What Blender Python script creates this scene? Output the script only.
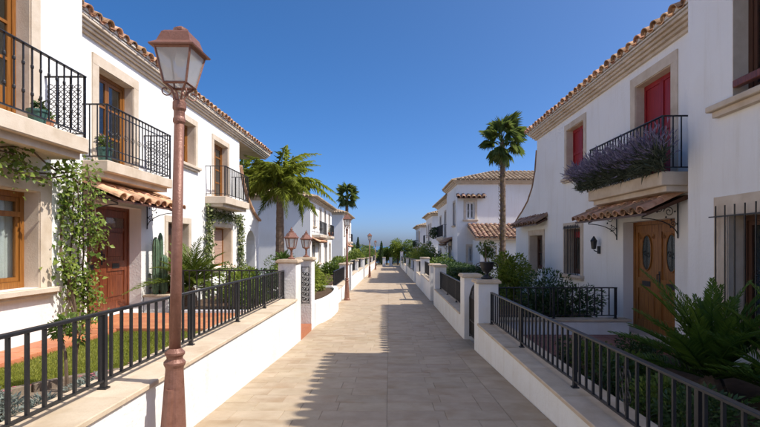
import bpy, bmesh, math, random
import numpy as np
from mathutils import Vector, Matrix
R_ = math.radians
random.seed(7); RS = np.random.RandomState(11)

# ------------------------------------------------------------------ camera, sky, sun, exposure
sc = bpy.context.scene
for o in list(bpy.data.objects): bpy.data.objects.remove(o)
C = sc.collection
EYE = 1.7
cam = bpy.data.cameras.new('camera'); co = bpy.data.objects.new('camera', cam); C.objects.link(co)
cam.sensor_width = 36; cam.sensor_fit = 'HORIZONTAL'; cam.lens = 500/760*36
cam.shift_x = -9/760; cam.shift_y = 32.5/760
cam.clip_start = 0.05; cam.clip_end = 60000
co.location = (0, 0, EYE); co.rotation_euler = (R_(90), 0, 0)
sc.camera = co
SUN_EL, SUN_AZ = R_(50.5), R_(10.5)            # sun to the right, a little behind the camera
sdir = Vector((math.cos(SUN_EL)*math.cos(SUN_AZ), -math.cos(SUN_EL)*math.sin(SUN_AZ), math.sin(SUN_EL)))
w = bpy.data.worlds.new('World'); sc.world = w; w.use_nodes = True
nt = w.node_tree; bgn = nt.nodes['Background']
sky = nt.nodes.new('ShaderNodeTexSky'); sky.sky_type = 'NISHITA'; sky.sun_disc = False
sky.sun_elevation = SUN_EL; sky.sun_rotation = math.atan2(sdir.x, sdir.y)
sky.altitude = 0; sky.air_density = 0.4; sky.dust_density = 2.0; sky.ozone_density = 5.5
gm = nt.nodes.new('ShaderNodeGamma'); gm.inputs[1].default_value = .85          # the photograph's softer, more saturated blue, over the whole sky
hsn = nt.nodes.new('ShaderNodeHueSaturation'); hsn.inputs['Saturation'].default_value = 1.34
nt.links.new(sky.outputs[0], gm.inputs[0]); nt.links.new(gm.outputs[0], hsn.inputs['Color']); nt.links.new(hsn.outputs[0], bgn.inputs[0])
bgn.inputs[1].default_value = 0.15
sl = bpy.data.lights.new('sun', 'SUN'); sl.energy = 2.62; sl.angle = R_(0.53); sl.color = (1, .955, .88)
so = bpy.data.objects.new('sun', sl); C.objects.link(so); so.location = (30, -8, 40)
so.rotation_euler = sdir.to_track_quat('Z', 'Y').to_euler()
sc.view_settings.view_transform = 'Standard'; sc.view_settings.look = 'None'
sc.view_settings.gamma = 1; sc.view_settings.exposure = 0.98
sc.view_settings.use_curve_mapping = False
sc.render.resolution_x = 1024; sc.render.resolution_y = 575

# ------------------------------------------------------------------ materials
MT = {}
def _nodes(name):
    m = bpy.data.materials.new(name); m.use_nodes = True; MT[name] = m
    n = m.node_tree.nodes; l = m.node_tree.links
    return m, n, l, n['Principled BSDF']
def M(name, c1, c2=None, scale=3, rough=.8, bump=0, bscale=30, metal=0, rnd=0, spec=.5, stretch=None, detail=5, stain=None, streak=None, hue=.012):
    """noise-mixed colour, optional per-object brightness variation, bump and large soft stains"""
    m, n, l, b = _nodes(name)
    c2 = c2 or c1
    tc = n.new('ShaderNodeTexCoord'); src = tc.outputs['Object']
    if stretch:
        mp = n.new('ShaderNodeMapping'); mp.inputs['Scale'].default_value = stretch
        l.new(src, mp.inputs[0]); src = mp.outputs[0]
    nz = n.new('ShaderNodeTexNoise'); nz.inputs['Scale'].default_value = scale; nz.inputs['Detail'].default_value = detail
    nz.inputs['Roughness'].default_value = .62
    if rnd:
        oi = n.new('ShaderNodeObjectInfo'); ad = n.new('ShaderNodeVectorMath'); ad.operation = 'ADD'
        sp = n.new('ShaderNodeMath'); sp.operation = 'MULTIPLY'; sp.inputs[1].default_value = 47
        l.new(oi.outputs['Random'], sp.inputs[0]); l.new(src, ad.inputs[0]); l.new(sp.outputs[0], ad.inputs[1]); src = ad.outputs[0]
    l.new(src, nz.inputs['Vector'])
    rp = n.new('ShaderNodeValToRGB'); rp.color_ramp.elements[0].position = .32; rp.color_ramp.elements[1].position = .68
    rp.color_ramp.elements[0].color = (*c1, 1); rp.color_ramp.elements[1].color = (*c2, 1)
    l.new(nz.outputs[0], rp.inputs[0]); col = rp.outputs[0]
    if stain:
        n2 = n.new('ShaderNodeTexNoise'); n2.inputs['Scale'].default_value = stain[1]; n2.inputs['Detail'].default_value = 8
        l.new(src, n2.inputs['Vector'])
        r2 = n.new('ShaderNodeValToRGB'); r2.color_ramp.elements[0].position = .5; r2.color_ramp.elements[1].position = .75
        l.new(n2.outputs[0], r2.inputs[0])
        mx = n.new('ShaderNodeMix'); mx.data_type = 'RGBA'; mx.blend_type = 'MULTIPLY'
        mx.inputs[7].default_value = (*stain[0], 1)
        l.new(r2.outputs[0], mx.inputs[0]); l.new(col, mx.inputs[6]); col = mx.outputs[2]
    if rnd:
        hs = n.new('ShaderNodeHueSaturation'); mr = n.new('ShaderNodeMapRange')
        mr.inputs[3].default_value = 1-rnd; mr.inputs[4].default_value = 1+rnd
        l.new(oi.outputs['Random'], mr.inputs[0]); l.new(mr.outputs[0], hs.inputs['Value']); l.new(col, hs.inputs['Color']); col = hs.outputs[0]
        m2 = n.new('ShaderNodeMath'); m2.operation = 'MULTIPLY'; m2.inputs[1].default_value = 7.31
        fr = n.new('ShaderNodeMath'); fr.operation = 'FRACT'
        m3 = n.new('ShaderNodeMapRange'); m3.inputs[3].default_value = .5-hue*min(1, rnd*4); m3.inputs[4].default_value = .5+hue*min(1, rnd*4)
        l.new(oi.outputs['Random'], m2.inputs[0]); l.new(m2.outputs[0], fr.inputs[0]); l.new(fr.outputs[0], m3.inputs[0]); l.new(m3.outputs[0], hs.inputs['Hue'])
    if streak:
        mp2 = n.new('ShaderNodeMapping'); mp2.inputs['Scale'].default_value = (2.6, 2.6, .22); l.new(tc.outputs['Object'], mp2.inputs[0])
        n3 = n.new('ShaderNodeTexNoise'); n3.inputs['Scale'].default_value = 2.2; n3.inputs['Detail'].default_value = 7; n3.inputs['Roughness'].default_value = .7
        l.new(mp2.outputs[0], n3.inputs['Vector'])
        r3 = n.new('ShaderNodeValToRGB'); r3.color_ramp.elements[0].position = .52; r3.color_ramp.elements[1].position = .80; l.new(n3.outputs[0], r3.inputs[0])
        m4 = n.new('ShaderNodeMix'); m4.data_type = 'RGBA'; m4.blend_type = 'MULTIPLY'; m4.inputs[7].default_value = (*streak, 1)
        l.new(r3.outputs[0], m4.inputs[0]); l.new(col, m4.inputs[6]); col = m4.outputs[2]
    l.new(col, b.inputs['Base Color'])
    b.inputs['Roughness'].default_value = rough; b.inputs['Metallic'].default_value = metal
    b.inputs['Specular IOR Level'].default_value = spec
    if bump:
        nb = n.new('ShaderNodeTexNoise'); nb.inputs['Scale'].default_value = bscale; nb.inputs['Detail'].default_value = 4
        l.new(src, nb.inputs['Vector'])
        bp = n.new('ShaderNodeBump'); bp.inputs['Strength'].default_value = bump; bp.inputs['Distance'].default_value = .02
        l.new(nb.outputs[0], bp.inputs['Height']); l.new(bp.outputs[0], b.inputs['Normal'])
    return m
def leafmat(name, c1, c2, c3, trans=.3, rough=.45):
    m, n, l, b = _nodes(name)
    at = n.new('ShaderNodeAttribute'); at.attribute_name = 'var'
    rp = n.new('ShaderNodeValToRGB'); e = rp.color_ramp.elements
    e[0].color = (*c1, 1); e[1].color = (*c3, 1); e.new(.55).color = (*c2, 1)
    l.new(at.outputs['Fac'], rp.inputs[0]); l.new(rp.outputs[0], b.inputs['Base Color'])
    b.inputs['Roughness'].default_value = rough; b.inputs['Specular IOR Level'].default_value = .35
    t = n.new('ShaderNodeBsdfTranslucent'); l.new(rp.outputs[0], t.inputs[0])
    mx = n.new('ShaderNodeMixShader'); mx.inputs[0].default_value = trans
    l.new(b.outputs[0], mx.inputs[1]); l.new(t.outputs[0], mx.inputs[2]); l.new(mx.outputs[0], n['Material Output'].inputs[0])
    return m
def glassmat(name, tint, ior=1.5, frost=False):
    m, n, l, b = _nodes(name)
    n.remove(b); out = n['Material Output']
    g = n.new('ShaderNodeBsdfGlossy'); g.inputs['Roughness'].default_value = .03 if not frost else .25
    fr = n.new('ShaderNodeLayerWeight'); fr.inputs[0].default_value = .5
    pw = n.new('ShaderNodeMath'); pw.operation = 'POWER'; pw.inputs[1].default_value = 4.0; l.new(fr.outputs['Facing'], pw.inputs[0])
    ma = n.new('ShaderNodeMath'); ma.operation = 'MULTIPLY_ADD'; ma.inputs[1].default_value = .75; ma.inputs[2].default_value = .05; l.new(pw.outputs[0], ma.inputs[0])
    mx = n.new('ShaderNodeMixShader'); l.new(ma.outputs[0], mx.inputs[0])
    if frost:
        d = n.new('ShaderNodeBsdfDiffuse'); d.inputs[0].default_value = (*tint, 1)
        t = n.new('ShaderNodeBsdfTranslucent'); t.inputs[0].default_value = (*tint, 1)
        tr = n.new('ShaderNodeBsdfTransparent')
        a = n.new('ShaderNodeMixShader'); a.inputs[0].default_value = .6; l.new(d.outputs[0], a.inputs[1]); l.new(t.outputs[0], a.inputs[2])
        c = n.new('ShaderNodeMixShader'); c.inputs[0].default_value = .62; l.new(a.outputs[0], c.inputs[1]); l.new(tr.outputs[0], c.inputs[2])
        l.new(c.outputs[0], mx.inputs[1])
    else:
        tr = n.new('ShaderNodeBsdfTransparent'); tr.inputs[0].default_value = (*tint, 1); l.new(tr.outputs[0], mx.inputs[1])
    l.new(g.outputs[0], mx.inputs[2]); l.new(mx.outputs[0], out.inputs[0])
    return m
M('stucco', (.86, .83, .785), (.885, .865, .83), scale=.8, rough=.9, bump=.3, bscale=24, spec=.2, stain=((.93, .91, .88), .55), streak=(.90, .88, .84))
M('plinth', (.85, .84, .82), (.81, .80, .77), scale=1.3, rough=.85, bump=.4, bscale=24, spec=.2, stain=((.9, .87, .82), 1.4), streak=(.88, .85, .80))
M('stone', (.60, .49, .37), (.69, .58, .46), scale=5, rough=.8, bump=.15, bscale=60, spec=.25, stain=((.8, .74, .66), 2.2))
M('coping', (.56, .44, .31), (.66, .54, .40), scale=4, rough=.8, bump=.2, bscale=50, spec=.25, rnd=.07, stain=((.72, .66, .58), 1.7))
M('paving', (.40, .302, .198), (.495, .39, .272), scale=3.2, rough=.72, bump=.22, bscale=38, rnd=.055, spec=.3, stain=((.84, .76, .67), 2.4))
M('joint', (.36, .285, .20), (.44, .355, .255), scale=14, rough=.95, bump=.3, bscale=80)
M('terracotta', (.50, .26, .145), (.66, .43, .28), scale=6, rough=.85, bump=.2, bscale=40, rnd=.34, spec=.2, stain=((.5, .47, .42), 7))
M('terracotta_far', (.34, .235, .15), (.52, .41, .28), scale=1.1, rough=.9, bump=.2, bscale=20, spec=.15, stain=((.6, .55, .5), 1.5))
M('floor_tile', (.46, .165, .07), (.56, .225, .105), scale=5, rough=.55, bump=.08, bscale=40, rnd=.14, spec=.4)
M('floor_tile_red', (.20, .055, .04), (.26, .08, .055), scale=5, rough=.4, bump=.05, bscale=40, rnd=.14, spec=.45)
M('copper', (.225, .102, .068), (.27, .13, .092), scale=9, rough=.46, bump=.22, bscale=70, metal=.2, spec=.45, stain=((.80, .76, .72), 20))
M('iron', (.012, .012, .014), (.022, .021, .022), scale=20, rough=.42, bump=.05, bscale=80, spec=.5)
M('wood_gold', (.20, .068, .010), (.31, .125, .024), scale=7, rough=.42, bump=.08, bscale=40, stretch=(6, 6, .5), spec=.4)
M('wood_red', (.085, .017, .007), (.25, .07, .026), scale=7, rough=.38, bump=.08, bscale=40, stretch=(6, 6, .5), spec=.45)
M('wood_oak', (.15, .052, .010), (.40, .165, .036), scale=6, rough=.45, bump=.1, bscale=40, stretch=(7, 7, .45), spec=.4)
M('wood_dark', (.06, .022, .01), (.10, .04, .018), scale=7, rough=.5, bump=.08, bscale=40, stretch=(6, 6, .5))
M('red_paint', (.25, .006, .010), (.34, .016, .018), scale=5, rough=.55, bump=.1, bscale=30, stretch=(5, 5, .6), stain=((.8, .78, .78), 3))
M('blind', (.40, .25, .185), (.46, .30, .225), scale=8, rough=.6)
M('curtain', (.70, .69, .66), (.76, .75, .72), scale=6, rough=.9)
M('room', (.20, .18, .16), (.24, .21, .19), scale=1, rough=.95)
M('soil', (.075, .048, .03), (.13, .085, .055), scale=7, rough=1, bump=.9, bscale=28, spec=.1)
M('gravel_soil', (.20, .15, .105), (.29, .225, .165), scale=18, rough=1, bump=.9, bscale=55, spec=.1)
M('edging', (.16, .12, .085), (.24, .18, .13), scale=10, rough=.95, bump=.4, bscale=40, rnd=.15)
M('lawn_base', (.11, .13, .03), (.16, .17, .045), scale=10, rough=1, bump=.5, bscale=60, spec=.1)
M('earth', (.14, .12, .07), (.20, .165, .10), scale=.4, rough=1, spec=.1)
M('sea', (.02, .07, .12), (.025, .085, .14), scale=.002, rough=.18, spec=.5)
M('bark', (.10, .065, .042), (.19, .135, .095), scale=9, rough=.95, bump=.7, bscale=30, spec=.1, stretch=(1, 1, .35))
M('palm_bark', (.13, .085, .058), (.23, .165, .12), scale=8, rough=.95, bump=.7, bscale=22, spec=.1, stretch=(.6, .6, 2.5))
M('cactus', (.075, .13, .075), (.11, .18, .10), scale=10, rough=.6, bump=.3, bscale=60)
M('pot_clay', (.42, .17, .09), (.5, .22, .12), scale=8, rough=.8, bump=.1)
M('pot_green', (.05, .12, .10), (.065, .15, .12), scale=6, rough=.45)
M('white_metal', (.7, .69, .67), (.75, .74, .72), scale=8, rough=.5)
M('mortar', (.62, .55, .47), (.72, .66, .58), scale=12, rough=.95, bump=.4, bscale=50, spec=.1)
M('terracotta_brown', (.24, .13, .085), (.44, .29, .20), scale=6, rough=.88, bump=.2, bscale=40, rnd=.3, spec=.2, stain=((.6, .56, .52), 5))  # roof tile in a darker, browner tone than the plain terracotta
glassmat('glass', (.85, .88, .87)); glassmat('frosted', (.85, .84, .80), frost=True)
leafmat('lf_vine', (.09, .15, .02), (.20, .28, .04), (.34, .40, .09), .4)
leafmat('lf_ivy', (.05, .08, .02), (.13, .16, .045), (.33, .33, .14), .25)
leafmat('lf_dark', (.026, .055, .015), (.055, .10, .028), (.11, .165, .045), 0.28, 0.4)
leafmat('lf_mid', (.06, .105, .017), (.125, .185, .03), (.23, .29, .06), 0.4, 0.45)
leafmat('lf_lime', (.115, .165, .02), (.23, .29, .036), (.38, .42, .08), 0.42, 0.45)
leafmat('lf_palm', (.17, .22, .03), (.32, .37, .055), (.50, .50, .12), .55, .45)
leafmat('lf_fan', (.065, .11, .025), (.13, .18, .04), (.24, .26, .07), 0.42, 0.45)
leafmat('lf_cycad', (.055, .115, .017), (.125, .21, .03), (.25, .33, .055), .38, .35)
leafmat('lf_yucca', (.09, .145, .02), (.19, .25, .04), (.33, .36, .07), 0.4, 0.38)
leafmat('lf_grass', (.24, .27, .04), (.36, .385, .06), (.47, .46, .11), .45)
leafmat('lf_grey', (.17, .20, .17), (.26, .30, .26), (.38, .42, .37), .25, .7)
leafmat('lf_lavender', (.075, .095, .06), (.13, .155, .10), (.19, .215, .15), .25, .7)
leafmat('lf_bract', (.11, .018, .016), (.17, .06, .03), (.12, .14, .03), .2)
leafmat('fl_lavender', (.17, .14, .21), (.25, .21, .30), (.36, .32, .40), .3, .7)
leafmat('fl_pink', (.5, .12, .17), (.55, .18, .22), (.6, .3, .3), .25)
leafmat('lf_dry', (.16, .11, .05), (.22, .16, .075), (.30, .22, .11), .2, .8)

# ------------------------------------------------------------------ helpers
WM = {}
def link(name, data, parent=None, mtx=None):
    o = bpy.data.objects.new(name, data); C.objects.link(o)
    mtx = mtx or Matrix.Identity(4)
    o.matrix_basis = mtx; WM[o.name] = mtx.copy()
    if parent:
        o.parent = parent; o.matrix_parent_inverse = WM[parent.name].inverted()
    return o
def tag(o, label=None, cat=None, group=None, kind=None):
    if label: o['label'] = label
    if cat: o['category'] = cat
    if group: o['group'] = group
    if kind: o['kind'] = kind
    return o
def thing(name, loc, label, cat, group=None):
    return tag(link(name, None, None, Matrix.Translation(Vector(loc))), label, cat, group)
def mesh_of(name, bm, mat, smooth=False):
    bmesh.ops.recalc_face_normals(bm, faces=bm.faces)
    me = bpy.data.meshes.new(name); bm.to_mesh(me); bm.free()
    me.materials.append(MT[mat])
    if smooth: me.polygons.foreach_set('use_smooth', [True]*len(me.polygons))
    return me
def put(name, bm, mat, parent=None, smooth=False, mtx=None, **kw):
    return tag(link(name, mesh_of(name, bm, mat, smooth), parent, mtx), **kw)
class Fr:
    """a vertical face: u runs along it, v is height, w is the distance out of it"""
    def __init__(s, O, u, n): s.O = Vector(O); s.u = Vector(u); s.n = Vector(n)
    def p(s, u, v, w=0): return s.O + s.u*u + s.n*w + Vector((0, 0, v))
def side(X): return Fr((X, 0, 0), (0, 1, 0), (1 if X < 0 else -1, 0, 0))
WORLD = Fr((0, 0, 0), (1, 0, 0), (0, 1, 0))       # u = X, v = Z, w = Y
def box(bm, f, u0, u1, v0, v1, w0, w1, bev=0):
    vs = [bm.verts.new(f.p(u, v, w_)) for u in (u0, u1) for v in (v0, v1) for w_ in (w0, w1)]
    fs = [bm.faces.new([vs[i] for i in q]) for q in ((0,1,3,2),(4,6,7,5),(0,4,5,1),(2,3,7,6),(0,2,6,4),(1,5,7,3))]
    if bev:
        bmesh.ops.recalc_face_normals(bm, faces=fs)
        es = list({e for q in fs for e in q.edges})
        bmesh.ops.bevel(bm, geom=es, offset=bev, segments=1, affect='EDGES')
    return bm
def B(f, *a, bev=0):
    return box(bmesh.new(), f, *a, bev=bev)
def tube(bm, pts, r, n=6, close=True):
    pts = [Vector(p) for p in pts]; rr = r if hasattr(r, '__len__') else [r]*len(pts)
    rings = []; up = None
    for i, p in enumerate(pts):
        t = (pts[min(i+1, len(pts)-1)] - pts[max(i-1, 0)]).normalized()
        if up is None:
            up = Vector((0, 0, 1)) if abs(t.z) < .9 else Vector((0, 1, 0))
        a = t.cross(up)
        if a.length < 1e-4: a = t.orthogonal()
        a.normalize(); b = a.cross(t).normalized(); up = b
        rings.append([bm.verts.new(p + (a*math.cos(k*2*math.pi/n) + b*math.sin(k*2*math.pi/n))*rr[i]) for k in range(n)])
    for x, y in zip(rings, rings[1:]):
        for k in range(n): bm.faces.new((x[k], x[(k+1) % n], y[(k+1) % n], y[k]))
    if close: bm.faces.new(rings[0]); bm.faces.new(rings[-1][::-1])
    return bm
def lathe(bm, prof, c=(0, 0, 0), n=16, rot=0, sq=None):
    c = Vector(c); rings = []
    for r, z in prof:
        rings.append([bm.verts.new(c + Vector((r*math.cos(rot+k*2*math.pi/n), r*math.sin(rot+k*2*math.pi/n), z))) for k in range(n)])
    for x, y in zip(rings, rings[1:]):
        for k in range(n): bm.faces.new((x[k], x[(k+1) % n], y[(k+1) % n], y[k]))
    bm.faces.new(rings[0][::-1]); bm.faces.new(rings[-1])
    return bm
def wall(bm, f, u0, u1, v0, v1, holes, wb, wf):
    """a solid wall slab with rectangular openings cut through it"""
    us = sorted({u0, u1, *[h[0] for h in holes], *[h[1] for h in holes]}); vs = sorted({v0, v1, *[h[2] for h in holes], *[h[3] for h in holes]})
    solid = lambda i, j: 0 <= i < len(us)-1 and 0 <= j < len(vs)-1 and not any(h[0] < (us[i]+us[i+1])/2 < h[1] and h[2] < (vs[j]+vs[j+1])/2 < h[3] for h in holes)
    cache = {}
    def V(i, j, k):
        if (i, j, k) not in cache: cache[(i, j, k)] = bm.verts.new(f.p(us[i], vs[j], (wb, wf)[k]))
        return cache[(i, j, k)]
    for i in range(len(us)-1):
        for j in range(len(vs)-1):
            if not solid(i, j): continue
            for k in (0, 1): bm.faces.new((V(i,j,k), V(i+1,j,k), V(i+1,j+1,k), V(i,j+1,k)))
            for di, dj, a, b in ((-1,0,(i,j),(i,j+1)), (1,0,(i+1,j),(i+1,j+1)), (0,-1,(i,j),(i+1,j)), (0,1,(i,j+1),(i+1,j+1))):
                if not solid(i+di, j+dj): bm.faces.new((V(*a,0), V(*b,0), V(*b,1), V(*a,1)))
    return bm
def prism(bm, f, poly, w0, w1):
    a = [bm.verts.new(f.p(u, v, w0)) for u, v in poly]; b = [bm.verts.new(f.p(u, v, w1)) for u, v in poly]
    bm.faces.new(a); bm.faces.new(b[::-1])
    for i in range(len(a)): bm.faces.new((a[i], a[(i+1) % len(a)], b[(i+1) % len(a)], b[i]))
    return bm
def spiral(c, r0, r1, a0, a1, ax, ay, n=22):
    c = Vector(c); ax = Vector(ax); ay = Vector(ay)
    return [c + (ax*math.cos(a) + ay*math.sin(a))*(r0+(r1-r0)*i/n) for i in range(n+1) for a in [a0+(a1-a0)*i/n]]
def copy_tree(o, parent=None):
    c = o.copy(); C.objects.link(c); c.parent = parent
    if parent: c.matrix_parent_inverse = o.matrix_parent_inverse.copy()
    for ch in list(o.children): copy_tree(ch, c)
    return c

# leaves: every leaf is a folded blade of two triangles
def leaf_mesh(name, P, D, N, L, W, mat, var=None, droop=.15):
    P = np.asarray(P, float); n = len(P); D = np.asarray(D, float); N = np.asarray(N, float)
    D /= np.linalg.norm(D, axis=1)[:, None]+1e-9
    S = np.cross(D, N); S /= np.linalg.norm(S, axis=1)[:, None]+1e-9
    U = np.cross(S, D)
    L = np.broadcast_to(np.asarray(L, float), (n,))[:, None]; W = np.broadcast_to(np.asarray(W, float), (n,))[:, None]
    v = np.empty((n, 4, 3)); v[:, 0] = P; v[:, 2] = P + D*L - U*L*droop
    mid = P + D*L*.45; v[:, 1] = mid + S*W*.5 + U*W*.18; v[:, 3] = mid - S*W*.5 + U*W*.18
    me = bpy.data.meshes.new(name)
    me.vertices.add(n*4); me.vertices.foreach_set('co', v.ravel())
    idx = (np.arange(n)[:, None]*4 + np.array([0, 1, 2, 0, 2, 3])[None]).ravel()
    me.loops.add(n*6); me.loops.foreach_set('vertex_index', idx.astype(np.int32))
    me.polygons.add(n*2); me.polygons.foreach_set('loop_start', np.arange(0, n*6, 3, dtype=np.int32)); me.polygons.foreach_set('loop_total', np.full(n*2, 3, np.int32))
    at = me.attributes.new('var', 'FLOAT', 'POINT')
    if var is None: var = RS.rand(n)
    at.data.foreach_set('value', np.repeat(np.clip(var, 0, 1), 4).astype(np.float32))
    me.update(calc_edges=True); me.materials.append(MT[mat])
    return me
def rnd_dirs(n):
    d = RS.normal(size=(n, 3)); return d/np.linalg.norm(d, axis=1)[:, None]
def blob_points(n, c, r, lumps=14, shell=.55, seed=None, flat_bottom=True):
    """points in an uneven crown made of many overlapping lumps; also an outward direction"""
    rs = np.random.RandomState(seed if seed is not None else RS.randint(1 << 30))
    c = np.array(c, float); r = np.array(r, float)
    d = rs.normal(size=(lumps, 3)); d /= np.linalg.norm(d, axis=1)[:, None]
    lc = d*(rs.rand(lumps)**.5)[:, None]*.68; lr = .28+.26*rs.rand(lumps)
    k = rs.choice(lumps, n, p=lr**2/np.sum(lr**2))
    e = rs.normal(size=(n, 3)); e /= np.linalg.norm(e, axis=1)[:, None]
    rad = shell+(1-shell)*rs.rand(n)**.6
    q = lc[k]+e*(lr[k]*rad)[:, None]
    if flat_bottom: q[:, 2] = np.maximum(q[:, 2], -.95)
    out = e*.7+q*.6
    lumpv = rs.rand(lumps)[k]
    return c+q*r, out, lumpv
def shrub(name, loc, r, mat, label, cat, n=1500, leaf=.07, aspect=.5, lumps=14, group=None, stems=5, seed=None, h0=None, part='foliage'):
    loc = Vector(loc); t = thing(name, loc, label, cat, group)
    c = (loc.x, loc.y, loc.z + (h0 if h0 is not None else r[2]*.9))
    P, Dn, lv = blob_points(n, c, r, lumps, seed=seed)
    P[:, 2] = np.maximum(P[:, 2], loc.z+.01)
    D = Dn + rnd_dirs(n)*.75 + np.array([0, 0, .25]); N = rnd_dirs(n)*.8+np.array([0, 0, 1.])
    L = leaf*(.6+.8*RS.rand(n))
    me = leaf_mesh(part, P, D, N, L, L*aspect, mat, .45*RS.rand(n)+.4*lv+.1)
    link(part, me, t)
    bm = bmesh.new()
    for k in range(stems):
        a = RS.rand()*6.28; q = Vector((math.cos(a)*r[0]*.55, math.sin(a)*r[1]*.55, c[2]-loc.z+r[2]*.3*RS.rand()))
        tube(bm, [loc+Vector((math.cos(a)*.03, math.sin(a)*.03, -.03)), loc+q*.5+Vector((0, 0, q.z*.1)), loc+q], [.02+.012*r[2], .014+.007*r[2], .006], 5)
    put('stem', bm, 'bark', t)
    return t
def frond_mesh(L, droop, lift, nleaf, leaf_l, leaf_w, mat, hang=.3, ang=55, seed=0, base=.12, vee=.5, tipk=.35, stalk=.012, plume=.12):
    """a feather leaf along +X from the origin, rachis arching up then down, leaflets in two rows"""
    rs = np.random.RandomState(seed)
    def rach(s): return np.array([L*(s*math.cos(lift)-.06*s*s), 0, L*(math.sin(lift)*s - droop*s**2.2)])
    P, D, N, W, LL = [], [], [], [], []
    for k in range(nleaf):
        s = base+(1-base)*(k+.5)/nleaf
        p = rach(s); t = rach(min(1, s+.02))-rach(s-.02); t /= np.linalg.norm(t)
        up = np.array([-t[2], 0, t[0]]); ll = leaf_l*(math.sin(math.pi*min(1, .12+.88*s)**.8)*.75+tipk*(1-s)+.2)
        for sg in (-1, 1):
            a = R_(ang*(1-.45*s)+rs.uniform(-9, 9))
            d = t*math.cos(a)+np.array([0, sg, 0])*math.sin(a)+up*(vee*(1-s*.5)+rs.uniform(-plume, plume))-np.array([0, 0, hang*(.3+1.3*rs.rand()**2)])
            P.append(p); D.append(d); N.append(up+rs.normal(size=3)*.25); W.append(leaf_w*(.8+.4*rs.rand())); LL.append(ll*(.85+.3*rs.rand()))
    v = np.clip(.35+.3*rs.rand(len(P))+.25*(rs.rand()-.5), 0, 1)
    me = leaf_mesh('frond', P, D, N, LL, W, mat, v, droop=.12+hang*.35)
    bm = bmesh.new(); bm.from_mesh(me)
    tube(bm, [rach(s) for s in np.linspace(0, 1, 9)], [stalk*(1-.8*s) for s in np.linspace(0, 1, 9)], 5)
    bm.to_mesh(me); bm.free()
    return me
def fan_mesh(stalk, R, n, mat, droop=.25, seed=0, spread=250):
    """a fan leaf: stalk along +X then blades radiating from its end"""
    rs = np.random.RandomState(seed); P, D, N, L, W = [], [], [], [], []
    e = np.array([stalk, 0, -.10*stalk])
    for k in range(n):
        a = R_(-spread/2+spread*(k+.5)/n); d = np.array([math.cos(a), math.sin(a), -.12-droop*abs(math.sin(a))*.6+rs.uniform(-.08, .08)])
        P.append(e); D.append(d); N.append([0.05, 0, 1]); L.append(R*(.85+.25*rs.rand())*(1-.25*abs(a)/2.2)); W.append(R*.15)
    me = leaf_mesh('fan_leaf', P, D, N, L, W, mat, .3+.5*rs.rand(n), droop=droop)
    bm = bmesh.new(); bm.from_mesh(me); tube(bm, [(0, 0, 0), (stalk*.5, 0, .01), tuple(e)], [.016, .012, .008], 5); bm.to_mesh(me); bm.free()
    return me
def aim(loc, yaw, pitch, roll=0, s=1):
    return Matrix.Translation(Vector(loc)) @ Matrix.Rotation(yaw, 4, 'Z') @ Matrix.Rotation(-pitch, 4, 'Y') @ Matrix.Rotation(roll, 4, 'X') @ Matrix.Scale(s, 4)

# ------------------------------------------------------------------ ground levels
_py = np.array([-6, 4.7, 10.6, 30, 75, 110]); _pz = np.array([.50, 0, -.29, -.55, -1.30, -1.9])
def gz(y): return float(np.mean([np.interp(y+d, _py, _pz) for d in (-1.5, -.75, 0, .75, 1.5)]))
XL, XR = -1.85, 1.59                      # faces of the low walls along the path

# far ground: one sheet that falls to the sea
bm = bmesh.new(); rows = []
for y in (-60, -10, 0, 5, 8, 11, 16, 22, 30, 45, 60, 75, 90, 110, 140, 200, 400):
    z = gz(max(min(y, 110), -6))-.09 if y <= 110 else -2.0-(y-110)*.115
    rows.append([bm.verts.new((x, y, z-(.25 if abs(x) > 1.7 and y < 0 else 0)*0)) for x in (-900, -60, -20, 20, 60, 900)])
for a, b in zip(rows, rows[1:]):
    for k in range(5): bm.faces.new((a[k], a[k+1], b[k+1], b[k]))
put('ground', bm, 'earth', kind='structure')
bm = bmesh.new(); f4 = [bm.verts.new(p) for p in ((-30000, 150, -24), (30000, 150, -24), (30000, 40000, -24), (-30000, 40000, -24))]; bm.faces.new(f4)
put('sea', bm, 'sea', kind='structure')

# path: bedding sheet and paving tiles, each a slab of its own
bm = bmesh.new(); rows = []
ys = list(np.arange(-4, 84.1, 1.0))
for y in ys: rows.append([bm.verts.new((x, y, gz(y)-.0065)) for x in (XL-.12, XR+.12)])
for a, b in zip(rows, rows[1:]): bm.faces.new((a[0], a[1], b[1], b[0]))
path = put('path', bm, 'joint', kind='structure')
def slab_bm(bm, sx, sy, t=.02, o=Matrix.Identity(4), rsz=.0028):
    a = [(-sx/2, -sy/2), (sx/2, -sy/2), (sx/2, sy/2), (-sx/2, sy/2)]
    lo = [bm.verts.new(o @ Vector((x, y, -t))) for x, y in a]
    md = [bm.verts.new(o @ Vector((x, y, -rsz))) for x, y in a]
    hi = [bm.verts.new(o @ Vector((x-math.copysign(rsz, x), y-math.copysign(rsz, y), 0))) for x, y in a]
    for p, q in ((lo, md), (md, hi)):
        for k in range(4): bm.faces.new((p[k], p[(k+1) % 4], q[(k+1) % 4], q[k]))
    bm.faces.new(hi)
tile_cache = {}; far_tiles = bmesh.new(); tiles_made = 0
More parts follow.
